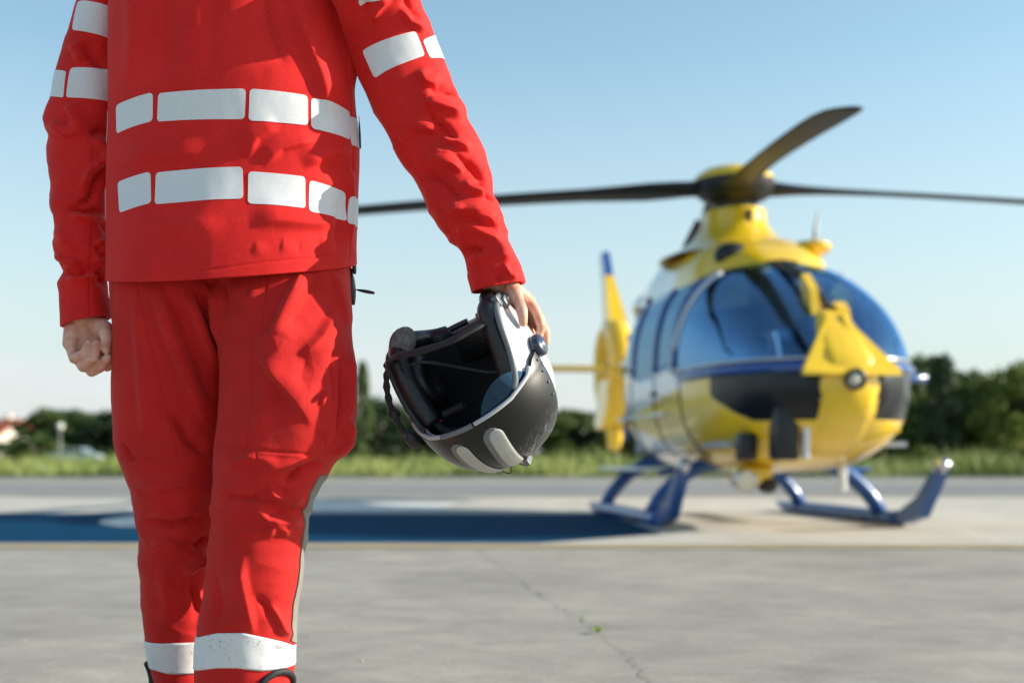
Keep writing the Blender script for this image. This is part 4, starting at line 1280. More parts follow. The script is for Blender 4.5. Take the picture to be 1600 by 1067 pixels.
torso.folds([
 ([(448, -40), (470, 45), (500, 120), (520, 190)], 9, 16, 34, .25), ([(520, -30), (534, 60), (548, 150)], 7, 10, 16, .25),
 ([(408, -40), (420, 40), (448, 110)], -5, 22, 18), ([(255, -60), (262, 40), (258, 140)], -6, 30, 30), ([(335, -40), (330, 60), (325, 130)], -4, 26, 26),
 ([(205, -40), (208, 60), (200, 140)], 4, 16, 16),
 ([(384, 250), (402, 215), (440, 195)], 3, 9, 18), ([(408, 262), (440, 232), (500, 218)], 3.5, 9, 20),
 ([(470, 262), (520, 240), (556, 236)], 4, 10, 18), ([(500, 262), (540, 262), (560, 256)], -3, 9, 9), ([(385, 350), (430, 345), (500, 350), (545, 340)], 5, 16, 22),
 ([(180, 250), (240, 244), (330, 236)], 4, 18, 26), ([(200, 350), (280, 356), (360, 350)], 3, 24, 24),
 ([(404, 372), (398, 404)], 1.2, 8, 12, .5), ([(446, 366), (440, 402)], 1.4, 7, 14, .5), ([(468, 374), (466, 402)], -.8, 6, 6, .5), ([(506, 362), (502, 398)], 1.2, 7, 12, .5),
 ([(530, 300), (526, 360), (528, 400)], -4, 8, 10), ([(545, 240), (549, 320), (546, 400)], 4, 7, 7)], 1.9, .95)
torso.folds([([(172, 424), (226, 430), (332, 421), (420, 409), (500, 402), (557, 402)], -2.4, 2.0, 2.0, .02), ([(536, -40), (545, 130), (552, 230), (548, 330), (546, 412)], -2.4, 2.0, 2.0, .02)])

slR = Tube([
 (505, -20, 560, -66, -.01, .05, .95, 0), (520, 4, 612, -52, -.025, .074, .95, 0), (530, 24, 644, -24, -.02, .076, .95, 0), (538, 55, 664, 14, .005, .070, .92, 0), (553, 104, 686, 68, .024, .066, .92, 0),
 (574, 155, 704, 122, .030, .066, .9, 0), (597, 203, 727, 176, .032, .064, .9, 0), (624, 250, 752, 222, .030, .062, .9, 0), (654, 290, 767, 266, .024, .060, .9, 0),
 (668, 326, 772, 306, .010, .056, .9, 0), (692, 364, 788, 348, .004, .052, .9, 0), (720, 396, 800, 384, .0, .048, .92, 0), (727, 426, 811, 411, -.005, .047, .92, 0), (735, 457, 821, 441, -.01, .046, .92, 0)], 360, 420)
slR.wrinkle(.008, 9, 4, (1, 1, 1), 2)
slR.wrinkle(.0012, 26, 5, (1, 1, 1), 2)
slR.buckle(215, 75, 2.6, 70, 2, 1.2, 3, 14); slR.buckle(350, 60, 2.6, 52, 2, .6, 5, 10)
slR.crinkle(1.1, 18, 21, (1, 1, .7))
slR.folds([
 ([(572, 40), (592, 14), (612, -8)], 6, 8, 14), ([(588, 48), (575, 20), (572, -10)], -5, 8, 8), ([(632, -8), (642, 18), (655, 30)], -6, 8, 8), ([(625, 10), (640, 34), (668, 52)], 6, 8, 10),
 ([(650, 108), (664, 128), (690, 138)], 7, 8, 10), ([(668, 150), (690, 142), (712, 150)], -7, 6, 8), ([(655, 170), (668, 160), (700, 172), (726, 190)], 9, 8, 12), ([(660, 168), (690, 195), (722, 226)], -8, 14, 8),
 ([(590, 190), (640, 205), (700, 214)], -5, 14, 10), ([(616, 222), (656, 200), (690, 200)], 6, 12, 16), ([(664, 240), (690, 252), (728, 268)], 10, 7, 16), ([(686, 218), (712, 224), (738, 240)], 7, 6, 8), ([(700, 236), (740, 262), (764, 290)], -8, 9, 7),
 ([(652, 262), (690, 280), (712, 300), (716, 322)], -7, 9, 9), ([(720, 283), (732, 296), (762, 308)], 8, 8, 10), ([(742, 280), (760, 296), (770, 318)], -7, 6, 6), ([(704, 350), (716, 332), (742, 332), (784, 356)], 10, 8, 12), ([(672, 330), (700, 334), (728, 320)], 5, 10, 10),
 ([(700, 372), (730, 352), (770, 372), (806, 418)], 7, 10, 10), ([(690, 366), (720, 364)], -5, 7, 7), ([(724, 398), (740, 390), (758, 392)], -9, 5, 6), ([(728, 404), (760, 402), (800, 398)], 4, 8, 8), ([(784, 410), (796, 430), (812, 436)], 5, 7, 7), ([(770, 440), (790, 424)], -4, 6, 6),
 ([(600, 210), (560, 130)], -2, 4, 4)], 1.9, 1.05)
slR.folds([([(726, 426), (770, 428), (813, 412)], -2.2, 1.9, 1.9, .02), ([(546, 60), (575, 130), (625, 225), (690, 330), (740, 450)], -2.2, 1.9, 1.9, .02)])

slL = Tube([
 (172, -62, 225, -15, .08, .05, .95, 0), (143, -44, 214, 2, .10, .068, .95, 0), (132, -10, 205, 22, .11, .070, .95, 0), (111, 50, 200, 68, .115, .068, .92, 0), (95, 102, 198, 114, .115, .066, .9, 0), (81, 152, 194, 160, .115, .064, .9, 0), (71, 188, 189, 200, .115, .062, .9, 0),
 (78, 228, 184, 240, .112, .060, .9, 0), (79, 290, 180, 292, .11, .058, .9, 0), (80, 330, 172, 338, .105, .056, .9, 0), (87, 362, 170, 372, .10, .054, .9, 0), (86, 400, 169, 405, .095, .053, .9, 0), (98, 427, 164, 432, .09, .05, .92, 0), (94, 446, 166, 452, .085, .049, .92, 0), (95, 478, 170, 476, .08, .048, .92, 0), (96, 511, 172, 494, .075, .047, .92, 0)], 360, 420)
slL.wrinkle(.008, 9, 7, (1, 1, 1), 2)
slL.wrinkle(.0012, 26, 8, (1, 1, 1), 2)
slL.buckle(230, 75, 4.6, 66, 2, 2.0, 7, -12); slL.buckle(375, 70, 5.2, 52, 2, 2.6, 9, -8)
slL.crinkle(1.5, 18, 21, (1, 1, .7))
slL.folds([
 ([(124, 62), (140, 90), (170, 112)], -6, 8, 12), ([(110, 66), (128, 100)], 5, 9, 12), ([(104, 160), (118, 190), (112, 205)], 7, 8, 12), ([(72, 192), (100, 210), (138, 206)], 5, 8, 10),
 ([(136, 208), (160, 202), (178, 214)], -9, 8, 8), ([(140, 214), (160, 236), (168, 262)], 8, 10, 14), ([(176, 252), (150, 278), (138, 312), (112, 322)], -11, 10, 9), ([(166, 244), (140, 268), (126, 296)], 7, 10, 12),
 ([(100, 322), (130, 330), (172, 330)], -8, 7, 6), ([(104, 334), (140, 342), (170, 344)], 7, 8, 8), ([(150, 340), (166, 352), (172, 372)], -6, 6, 6), ([(148, 372), (160, 386), (170, 398)], 7, 7, 7), ([(166, 376), (150, 392)], -5, 5, 5),
 ([(80, 406), (98, 422), (122, 426), (150, 420)], -9, 6, 7), ([(84, 396), (104, 408), (130, 412)], 6, 7, 8), ([(100, 436), (130, 438), (158, 430)], 6, 8, 7), ([(150, 420), (160, 438), (168, 440)], -7, 6, 6), ([(146, 400), (158, 412), (168, 412)], 7, 7, 7),
 ([(90, 350), (100, 380), (120, 400)], 4, 12, 12)], 2.3, .9)
slL.folds([([(147, 215), (146, 330), (141, 430), (140, 505)], -2.2, 2.2, 2.2, .02), ([(95, 470), (130, 474), (170, 468)], -2.2, 1.9, 1.9, .02)])
V, Q = merge(torso.mesh(), slR.mesh(depth=.03), slL.mesh(depth=.03))
jacket = part('jacket', V, Q, M_jacket, person, label='red jacket with grey reflective patches')

# collar
cp = []
cb = MB(); n = 40
cr = []
for h, sc in ((0, 1.0), (.025, .97), (.05, .95), (.055, .90), (.03, .88)):
    for k in range(n):
        a = 2*math.pi*k/n; c0 = PP(362, -98, .075)
        cr.append(c0 + np.array([.075*sc*math.cos(a), -.07*sc*math.sin(a), h]))
part('collar', np.array(cr), [(i*n+k, i*n+(k+1) % n, (i+1)*n+(k+1) % n, (i+1)*n+k) for i in range(4) for k in range(n)], M_jacket, jacket)

# reflective patches
pj = lambda t, c, **kw: patch(t, c, M_tape, jacket, **kw)
pj(torso, [(182, 166), (239, 144), (238, 190), (183, 210)])
pj(torso, [(248, 146), (384, 139), (382, 187), (245, 190)])
pj(torso, [(390, 139), (480, 150), (481, 196), (388, 189)])
pj(torso, [(486, 153), (546, 176), (547, 219), (486, 201)])
pj(torso, [('t', .30, 181), ('t', -.35, 196), ('t', -.35, 240), ('t', .30, 226)])
pj(torso, [('t', 3.50, 190), ('t', 2.93, 172), ('t', 2.93, 222), ('t', 3.50, 240)])
pj(torso, [(184, 285), (235, 268), (236, 318), (187, 333)])
pj(torso, [(243, 270), (379, 261), (380, 310), (242, 320)])
pj(torso, [(388, 268), (478, 276), (477, 326), (387, 318)])
pj(torso, [(483, 281), (540, 302), (542, 346), (483, 331)])
pj(torso, [('t', .32, 306), ('t', -.35, 318), ('t', -.35, 362), ('t', .32, 350)])
pj(torso, [('t', 3.50, 308), ('t', 2.92, 292), ('t', 2.92, 342), ('t', 3.50, 356)])
pj(slR, [(566, 80), (650, 49), (664, 88), (586, 123)], rad=.006)
pj(slR, [(660, 64), ('t', -.30, 58), ('t', -.30, 100), (672, 92)], rad=.006)
pj(slR, [(550, -34), (594, -44), (602, -2), (561, 11)], rad=.006)
pj(slR, [(626, -34), ('t', -.3, -30), ('t', -.3, 14), (640, -4)], rad=.006)
pj(slL, [(122, 3), (184, 16), (182, 66), (113, 48)], rad=.006)
pj(slL, [(110, 107), (182, 112), (180, 161), (103, 153)], rad=.006)
pj(slL, [('t', 3.40, 116), (104, 112), (99, 153), ('t', 3.40, 156)], rad=.004)

# ---- trousers
lgR = Tube([
 (330, 330, 540, 330, .06, .08, .9, 0), (328, 400, 548, 385, .055, .100, .88, 0), (331, 440, 550, 425, .045, .108, .86, 0), (336, 500, 549, 480, .03, .110, .86, 0), (342, 560, 550, 540, .02, .108, .86, 0), (342, 620, 553, 600, .015, .106, .86, 0), (340, 665, 555, 650, .01, .106, .86, 0),
 (336, 700, 547, 692, .005, .104, .88, 0), (334, 735, 519, 735, .0, .100, .9, 0), (332, 770, 498, 770, .0, .096, .9, 0), (330, 805, 487, 805, .0, .092, .9, 0), (327, 850, 480, 850, .005, .088, .9, 0), (321, 900, 473, 900, .01, .084, .9, 0),
 (313, 955, 465, 955, .02, .080, .9, 0), (308, 1000, 461, 1000, .025, .078, .9, 0), (306, 1040, 460, 1040, .03, .076, .9, 0), (306, 1080, 452, 1080, .03, .073, .9, 0), (308, 1125, 446, 1125, .035, .072, .9, 0), (312, 1160, 442, 1160, .04, .071, .9, 0)], 420, 560)
lgR.wrinkle(.010, 6.5, 11, (1, 1, .8), 2)
lgR.wrinkle(.0010, 24, 12, (1, 1, 1), 2)
lgR.buckle(800, 75, 3.8, 60, 2, .8, 13, 12); lgR.buckle(960, 60, 2.4, 70, 1, .8, 14, 10)
lgR.crinkle(1.1, 14, 17, (1, 1, .7))
lgR.folds([
 ([(478, 415), (452, 470), (428, 525), (394, 538)], 11, 12, 22), ([(394, 538), (440, 600), (492, 668)], 9, 10, 26), ([(500, 420), (470, 480), (440, 520)], -7, 12, 16), ([(530, 480), (500, 530), (466, 566)], 6, 14, 22), ([(514, 548), (478, 562), (470, 590), (486, 612)], -3.5, 16, 20),
 ([(520, 420), (534, 480), (540, 520)], 6, 8, 12), ([(538, 528), (520, 550), (516, 575), (522, 608), (514, 640)], -4, 4, 6), ([(534, 536), (533, 620), (528, 680), (510, 708)], -6, 3.5, 5), ([(548, 540), (545, 610), (540, 670)], 7, 7, 8), ([(492, 668), (508, 690), (512, 708)], -4, 6, 8),
 ([(500, 640), (512, 600)], 5, 8, 8), ([(545, 650), (540, 690), (515, 715)], 8, 8, 10), ([(440, 758), (470, 735), (510, 722)], -8, 8, 10), ([(415, 758), (438, 780), (478, 784)], 9, 8, 8), ([(400, 735), (450, 725), (500, 715)], 5, 10, 10), ([(392, 786), (418, 812), (480, 820)], 8, 9, 10), ([(420, 800), (450, 796), (486, 800)], -6, 7, 7),
 ([(412, 840), (430, 822), (460, 836)], 5, 9, 9), ([(340, 772), (390, 780), (415, 772)], -6, 5, 6), ([(345, 730), (390, 716), (440, 720)], 4, 10, 10), ([(380, 860), (378, 900), (390, 960), (396, 1000)], 6, 14, 12), ([(420, 940), (440, 980), (456, 1000)], 7, 9, 9), ([(395, 925), (425, 960), (440, 990)], -5, 8, 8), ([(330, 880), (345, 940), (335, 985)], -4, 12, 12),
 ([(420, 1010), (450, 1020), (458, 1030)], -5, 7, 7), ([(340, 430), (352, 470), (346, 500)], -6, 7, 9), ([(360, 440), (385, 470), (410, 450)], 4, 12, 12), ([(430, 560), (410, 640), (400, 690)], 4, 20, 20), ([(335, 440), (338, 490), (344, 540)], 6, 8, 6)], 1.9, .95)
lgR.folds([([(335, 500), (342, 520), (362, 533), (394, 528), (411, 506), (415, 470), (416, 420)], -2.8, 2.1, 2.1, .02), ([(395, 530), (396, 600), (390, 660), (384, 702)], -2.6, 2.0, 2.0, .02), ([(335, 696), (400, 703), (450, 707), (510, 712)], -3.0, 2.2, 2.2, .02),
           ([(335, 701), (400, 708), (450, 712), (506, 717)], 1.2, 3, 3, .02), ([(330, 776), (400, 780), (480, 788)], -2.2, 1.9, 1.9, .02), ([(400, 706), (398, 780)], -2.0, 1.9, 1.9, .02)])
lgL = Tube([
 (182, 330, 360, 330, .06, .08, .9, 0), (180, 400, 366, 400, .06, .098, .88, 0), (179, 450, 366, 450, .06, .104, .88, 0), (180, 520, 365, 520, .07, .102, .88, 0), (181, 600, 364, 600, .08, .10, .88, 0), (183, 660, 360, 660, .09, .098, .88, 0), (186, 705, 357, 705, .095, .097, .88, 0),
 (197, 750, 353, 750, .105, .095, .9, 0), (209, 795, 349, 795, .115, .092, .9, 0), (219, 835, 346, 835, .125, .088, .9, 0), (222, 880, 343, 880, .14, .086, .9, 0), (226, 930, 340, 930, .16, .083, .9, 0), (230, 980, 337, 980, .18, .081, .9, 0), (235, 1020, 335, 1020, .20, .079, .9, 0), (241, 1055, 333, 1055, .21, .076, .9, 0), (243, 1090, 331, 1090, .22, .074, .9, 0), (245, 1118, 330, 1118, .23, .073, .9, 0)], 420, 520)
lgL.wrinkle(.010, 6.5, 21, (1, 1, .8), 2)
lgL.wrinkle(.0010, 24, 22, (1, 1, 1), 2)
lgL.buckle(830, 80, 4.0, 64, 2, 2.2, 17, -10); lgL.buckle(970, 50, 2.4, 60, 1, 2.2, 18, 8)
lgL.crinkle(1.5, 14, 17, (1, 1, .7))
lgL.folds([
 ([(238, 440), (262, 520), (292, 600), (330, 672)], 8, 12, 22), ([(252, 440), (280, 520), (316, 600), (334, 640)], -11, 7, 12), ([(284, 448), (310, 520), (338, 590)], 9, 11, 20), ([(300, 446), (326, 510), (340, 560)], -11, 6, 10), ([(318, 440), (332, 480), (340, 520)], 6, 8, 10),
 ([(262, 640), (290, 690), (330, 716)], -8, 7, 12), ([(212, 440), (218, 520), (225, 620), (228, 700)], 5, 16, 22), ([(190, 690), (200, 712), (214, 722)], -5, 6, 6), ([(222, 814), (270, 820), (325, 806)], -7, 6, 8), ([(225, 804), (280, 806), (322, 794)], 5, 8, 8), ([(300, 856), (316, 848), (328, 838)], -8, 6, 7),
 ([(284, 898), (306, 880), (330, 866)], 9, 9, 10), ([(232, 850), (260, 846), (290, 856)], 5, 10, 10), ([(296, 900), (308, 940), (322, 980)], -5, 10, 10), ([(250, 880), (262, 940), (258, 990)], 4, 14, 14), ([(205, 745), (250, 760), (320, 750)], 4, 14, 14), ([(305, 910), (316, 950), (318, 1000)], 5, 8, 8)], 2.3, .95)
lgL.folds([([(188, 717), (240, 718), (286, 714), (336, 706)], -3.0, 2.2, 2.2, .02), ([(188, 722), (240, 723), (286, 719), (336, 711)], 1.2, 3, 3, .02), ([(214, 442), (232, 520), (262, 640), (280, 714)], -2.6, 2.0, 2.0, .02), ([(218, 820), (270, 822), (330, 812)], -2.2, 1.9, 1.9, .02)])
# seat of the trousers
seat = Tube([(190, 320, 540, 320, .055, .09, .9, 0), (200, 400, 535, 400, .055, .09, .9, 0), (240, 450, 480, 450, .06, .075, .95, 0), (300, 480, 420, 480, .065, .045, 1, 0), (350, 492, 372, 492, .07, .01, 1, 0)], 120, 60)
V, Q = merge(lgR.mesh(depth=.04), lgL.mesh(depth=.04), seat.mesh(hem=0))
trousers = part('trousers', V, Q, M_trouser, person, label='red work trousers with reflective ankle bands')

def band(tube, y_near, h, m, parent, name, lift=.0018, arch=0.0):
    """ring of tape round a trouser leg"""
    th = np.linspace(tube.th[0], tube.th[0]+2*math.pi, 220, endpoint=False)
    th = np.where(th > tube.th[-1], tube.th[-1], th)
    s0 = np.array([tube.find(*p)[1] for p in y_near[0]]); s1 = np.array([tube.find(*p)[1] for p in y_near[1]])
    t0 = np.array([tube.find(*p)[0] for p in y_near[0]]); t1 = np.array([tube.find(*p)[0] for p in y_near[1]])
    o0 = np.argsort(t0); o1 = np.argsort(t1)
    a = np.interp(th, t0[o0], s0[o0]); b = np.interp(th, t1[o1], s1[o1])
    k = 16; U = np.linspace(0, 1, k)[:, None]
    S = a[None, :]*(1-U) + b[None, :]*U; T = np.repeat(th[None, :], k, 0)
    P, N = tube.sample(T, S)
    rows = [P[0]-N[0]*.002] + [P[i]+N[i]*lift for i in range(k)] + [P[-1]-N[-1]*.002]
    V = np.array(rows).reshape(-1, 3); n = len(th); kk = k+2
    idx = np.arange(kk*n).reshape(kk, n)
    Qd = np.stack([idx[:-1], np.roll(idx, -1, 1)[:-1], np.roll(idx, -1, 1)[1:], idx[1:]], -1).reshape(-1, 4)
    return part(name, V, Qd, m, parent)
band(lgR, ([(310, 996), (340, 988), (380, 989), (420, 997), (458, 1008)], [(308, 1047), (340, 1043), (370, 1043), (410, 1048), (455, 1040)]), 0, M_tape_d, trousers, 'reflective_band')
band(lgL, ([(233, 1004), (260, 1005), (290, 1004), (325, 1001)], [(245, 1046), (262, 1052), (290, 1052), (325, 1048)]), 0, M_tape_d, trousers, 'reflective_band')
# grey mesh panel along the outer right leg
patch(lgR, [('t', .36, 742), ('t', -.75, 742), ('t', -.75, 1010), ('t', .30, 1000)], M_mesh, trousers, 'mesh_panel', rad=.01, lift=.003, n=24, k=90, label='grey mesh panel down the outer leg')
# black edging of the ankle zips
def edging(tube, pts, r, name, parent, m):
    P = []
    for p in pts:
        th, s = tube.find_at(p[1], p[2]) if p[0] == 't' else tube.find(*p)
        a, nn = tube.sample(np.array([th]), np.array([s])); P.append(a[0]+nn[0]*r*.4)
    P = np.array(P); t = np.linspace(0, len(P)-1, len(P)*6); P = crom(P, t)
    b = MB().tube(P, r, 8); return part(name, np.concatenate(b.v), b.f, m, parent)
edging(lgR, [(400, 1085), (413, 1062), (432, 1050), (448, 1050), ('t', .05, 1060), ('t', -.1, 1085), ('t', -.1, 1120)], .0065, 'zip_edging', trousers, M_cord)
edging(lgL, [('t', 3.0, 1034), ('t', 3.05, 1050), ('t', 3.0, 1070), ('t', 2.95, 1095)], .009, 'zip_edging', trousers, M_cord)

# zipper pulls and pocket tabs
def pull(px, py, dy, lx, ly, r, name='zipper_pull', parent=None):
    a = PP(px, py, dy); b = PP(px+lx, py+ly, dy)
    t = np.linspace(0, 1, 9)
    pts = [a*(1-q)+b*q for q in t]; rr = [r*(.35 if q < .2 else .55+.6*math.sin(math.pi*min(1, (q-.15)))) for q in t]
    m = MB().tube(pts, rr, 8, flat=.6)
    return part(name, np.concatenate(m.v), m.f, M_zip, parent)
pull(561, 182, .04, 2, 50, .0030, parent=jacket)
pull(549, 420, .055, 1, 56, .0115, parent=trousers, name='pocket_zip')
pull(553, 452, .052, 32, 6, .0050, parent=trousers)
pull(550, 538, .02, 0, 46, .0062, parent=trousers)
pull(553, 404, .05, 1, 24, .0060, parent=jacket)

# ---- boots
def boot(cx, Y, heel, rz):
    """boot with a shaft, sole and toe; heel raises the heel off the ground"""
    secs = [(-.105, .036, .055, .16), (-.085, .042, .0, .20), (-.04, .045, .0, .21), (.0, .044, .0, .17), (.05, .046, .0, .115), (.11, .050, .0, .085), (.155, .044, .0, .065), (.18, .025, .005, .045)]
    up = MB(); V = []; Fc = []; n = 18
    for y, w, z0, z1 in secs:
        for k in range(n):
            a = 2*math.pi*k/n; c, s = math.cos(a), math.sin(a)
            V.append((w*math.copysign(abs(c)**.75, c), y, .03 + (z0+z1)/2 + (z1-z0)/2*math.copysign(abs(s)**.75, s)))
    for i in range(len(secs)-1):
        for k in range(n): Fc.append((i*n+k, i*n+(k+1) % n, (i+1)*n+(k+1) % n, (i+1)*n+k))
    Fc.append(tuple(range(n-1, -1, -1))); Fc.append(tuple((len(secs)-1)*n+k for k in range(n)))
    up.add(V, Fc); up.tube([(0, -.035, .12), (0, -.04, .17), (0, -.045, .215)], [.046, .045, .044], 18)
    so = MB().prism([(-.038, -.10), (-.02, -.115), (.02, -.115), (.038, -.10), (.042, -.02), (.052, .09), (.045, .16), (.02, .19), (-.02, .19), (-.045, .16), (-.052, .09), (-.042, -.02)], 0, .034)
    lc = MB()
    for i in range(6):
        y = .08 - i*.018; z = .135 + i*.024
        lc.tube([(-.03, y-.01, z-.008), (0, y+.012, z+.004), (.03, y-.01, z-.008)], .003, 6)
    c, s = math.cos(rz), math.sin(rz); ch, sh_ = math.cos(-heel), math.sin(-heel)
    def tr(V):
        V = np.array(V, float)
        y = V[:, 1]-.14; z = V[:, 2]
        V = np.stack([V[:, 0], y*ch - z*sh_ + .14, y*sh_ + z*ch], 1)
        return np.stack([V[:, 0]*c - V[:, 1]*s + cx, V[:, 0]*s + V[:, 1]*c + Y, V[:, 2]], 1)
    b = part('boot', tr(np.concatenate(up.v)), up.f, M_boot, person)
    part('sole', tr(np.concatenate(so.v)), so.f, M_sole, b, smooth=False)
    part('lace', tr(np.concatenate(lc.v)), lc.f, M_cord, b)
boot(float(PP(378, 1000, .02)[0]), YP+.06, .08, -.12)
boot(float(PP(290, 1000, .22)[0]), YP+.255, 0.0, .10)

# ---- body: one continuous mesh (hands finer, the rest hidden by clothing)
bd = MB()
j = lambda x, y, d=0: PP(x, y, d)
bd.capsule(j(362, 360, .06), j(362, 60, .055), .10, .105); bd.capsule(j(320, 60, .06), j(405, 60, .06), .09, .09); bd.capsule(j(315, 380, .06), j(420, 380, .06), .085, .085)
bd.capsule(j(190, -8, .085), j(530, -8, .04), .045, .045); bd.capsule(j(362, -40, .07), j(362, -130, .075), .06, .055)
for a, b, ra, rb in (((575, 0, .0), (676, 225, .028), .026, .022), ((676, 225, .028), (775, 425, .0), .022, .024), ((172, 0, .10), (133, 200, .115), .026, .022), ((133, 200, .115), (134, 480, .08), .022, .024),
                     ((440, 400, .04), (415, 730, .01), .075, .06), ((415, 730, .01), (382, 1080, .03), .055, .04), ((275, 400, .06), (282, 740, .1), .075, .06), ((282, 740, .1), (290, 1060, .21), .055, .04), ((382, 1080, .03), (380, 1180, .03), .035, .03), ((290, 1060, .21), (290, 1130, .21), .035, .03)):
    bd.capsule(j(*a), j(*b), ra, rb)
hc = PP(362, -210, .06)
bd.ball(hc + np.array([0, .0, .01]), (.075, .095, .105), 16); bd.ball(hc + np.array([0, .035, -.055]), (.058, .06, .065), 14)
bd.capsule(hc+np.array([0, .09, -.005]), hc+np.array([0, .108, -.035]), .010, .014)
for s in (-1, 1):
    bd.ball(hc+np.array([s*.078, .0, -.01]), (.012, .022, .033), 10); bd.capsule(hc+np.array([s*.02, .088, .022]), hc+np.array([s*.05, .078, .02]), .010, .008)
bd.capsule(hc+np.array([-.02, .088, -.062]), hc+np.array([.02, .088, -.062]), .008, .008)
bV, bF = remeshed(bd, .009, 4)

def hand(defs, palm, voxel=.0016):
    h = MB()
    for a, b, ra, rb in palm: h.capsule(PP(*a), PP(*b), ra, rb)
    for chain in defs:
        for (p, ra), (q, rb) in zip(chain[:-1], chain[1:]): h.capsule(PP(*p), PP(*q), ra, rb)
    return remeshed(h, voxel, 5, .5)
mm = .001
# left hand: loose fist, palm side towards the camera, fingers curled up
LD = .05
LH = [
 [((109, 536, .022), 11*mm), ((116, 560, .002), 10*mm), ((131, 553, -.020), 9.2*mm), ((139, 537, -.022), 7.6*mm)],
 [((119, 554, .026), 12*mm), ((130, 573, .000), 10.6*mm), ((145, 561, -.025), 9.8*mm), ((151, 538, -.025), 8.2*mm)],
 [((136, 564, .030), 12*mm), ((143, 580, .008), 10.8*mm), ((156, 574, -.014), 10*mm), ((168, 560, -.020), 8.6*mm)],
 [((153, 558, .032), 12*mm), ((167, 572, .020), 10.6*mm), ((176, 560, .004), 9.8*mm), ((178, 543, -.004), 8.6*mm)],
 [((152, 506, .016), 17*mm), ((164, 514, .002), 16*mm), ((167, 528, -.012), 11.8*mm), ((166, 545, -.018), 9.6*mm)]]
LP = [((134, 465, .03), (133, 498, .03), .030, .029), ((122, 500, .028), (111, 534, .022), .024, .016), ((128, 502, .03), (121, 552, .028), .024, .016), ((138, 502, .03), (136, 560, .032), .024, .016), ((148, 502, .03), (153, 556, .034), .024, .016),
      ((114, 512, .018), (110, 536, .012), .017, .015), ((150, 506, .018), (160, 518, .010), .020, .018)]
sh_ = lambda q: (q[0], q[1], q[2]+LD)
LH = [[(sh_(q), r_) for q, r_ in c] for c in LH]; LP = [(sh_(a), sh_(b), ra, rb) for a, b, ra, rb in LP]
lV, lF = hand(LH, LP)
# right hand: thumb on the camera side of the helmet rim, fingers behind it
RH = [
 [((800, 452, -.022), 17*mm), ((807, 463, -.034), 13*mm), ((812, 474, -.041), 10*mm), ((815.5, 485, -.045), 10.8*mm), ((817, 494, -.046), 9.2*mm), ((817.5, 504, -.045), 8.0*mm)],
 [((826, 470, .018), 11*mm), ((839, 489, .012), 9.4*mm), ((845.5, 510, .016), 8.6*mm), ((842, 526, .022), 7.8*mm)],
 [((826, 474, .036), 11*mm), ((843, 497, .034), 9.4*mm), ((852, 518, .034), 8.6*mm), ((853, 534, .038), 7.8*mm)],
 [((820, 478, .052), 10.5*mm), ((837, 502, .054), 9.0*mm), ((846, 524, .052), 8.2*mm), ((845, 538, .05), 7.4*mm)],
 [((812, 480, .066), 9.5*mm), ((826, 502, .07), 8.2*mm), ((832, 520, .068), 7.4*mm), ((830, 532, .064), 6.8*mm)]]
RP = [((775, 420, .0), (784, 446, .0), .028, .027), ((790, 446, -.010), (826, 470, .016), .020, .013), ((788, 448, .010), (825, 474, .034), .020, .013), ((784, 452, .024), (818, 478, .050), .019, .013), ((778, 452, .03), (810, 480, .064), .018, .012),
      ((792, 446, -.010), (804, 458, -.024), .020, .016), ((770, 448, .0), (790, 462, .004), .018, .016)]
rV, rF = hand(RH, RP)
bodyV = np.concatenate([bV, lV, rV])
bodyF = bF + [tuple(i+len(bV) for i in f) for f in lF] + [tuple(i+len(bV)+len(lV) for i in f) for f in rF]
part('body', bodyV, bodyF, M_skin, person, label='bare hands, head and neck')
# nails
def nail(p, q, side, r):
    p = PP(*p); q = PP(*q); d = q-p; d /= np.linalg.norm(d); side = np.array(side, float); side -= d*side.dot(d); side /= np.linalg.norm(side)
    w = np.cross(d, side); V = []; Fc = []
    for i in range(7):
        for k in range(7):
            u = (i/6-.5)*2; v = (k/6-.5)*2
            uu = u*math.sqrt(1-v*v/2); vv = v*math.sqrt(1-u*u/2)
            V.append(q + d*(uu*r*.75 - .0005) + w*vv*r*.62 + side*(r*(1.0-.28*vv*vv) - .0016 - .001*max(0, uu)))
    for i in range(6):
        for k in range(6): Fc.append((i*7+k, i*7+k+1, (i+1)*7+k+1, (i+1)*7+k))
    part('fingernail', np.array(V), Fc, M_nail, person)
for c, side, rr in ((LH[0], (.4, -1, 0), .0078), (LH[1], (.25, -1, 0), .0086), (LH[2], (.35, -1, .1), .0090), (LH[4], (.1, -1, 0), .0100)):
    nail(c[-2][0], c[-1][0], side, rr)
nail(RH[0][-2][0], RH[0][-1][0], (.55, -1, 0), .0088); nail(RH[1][-2][0], RH[1][-1][0], (1, -.4, .1), .0080)
# head details
ey = MB()
for s in (-1, 1): ey.ball(hc+np.array([s*.033, .078, .008]), (.013, .013, .013), 10)
part('eyes', np.concatenate(ey.v), ey.f, mat('eye', (.7, .7, .68), .2), person)
hr = MB(); hr.ball(hc+np.array([0, -.012, .03]), (.086, .100, .100), 20); hr.ball(hc+np.array([0, -.045, -.02]), (.074, .06, .07), 16)
hV, hF = remeshed(hr, .006, 4)
hV = hV + 0.004*fbm(hV*90, 2)[:, None]*np.array([0, 0, 1.0])
part('hair', hV, hF, M_hair, person)
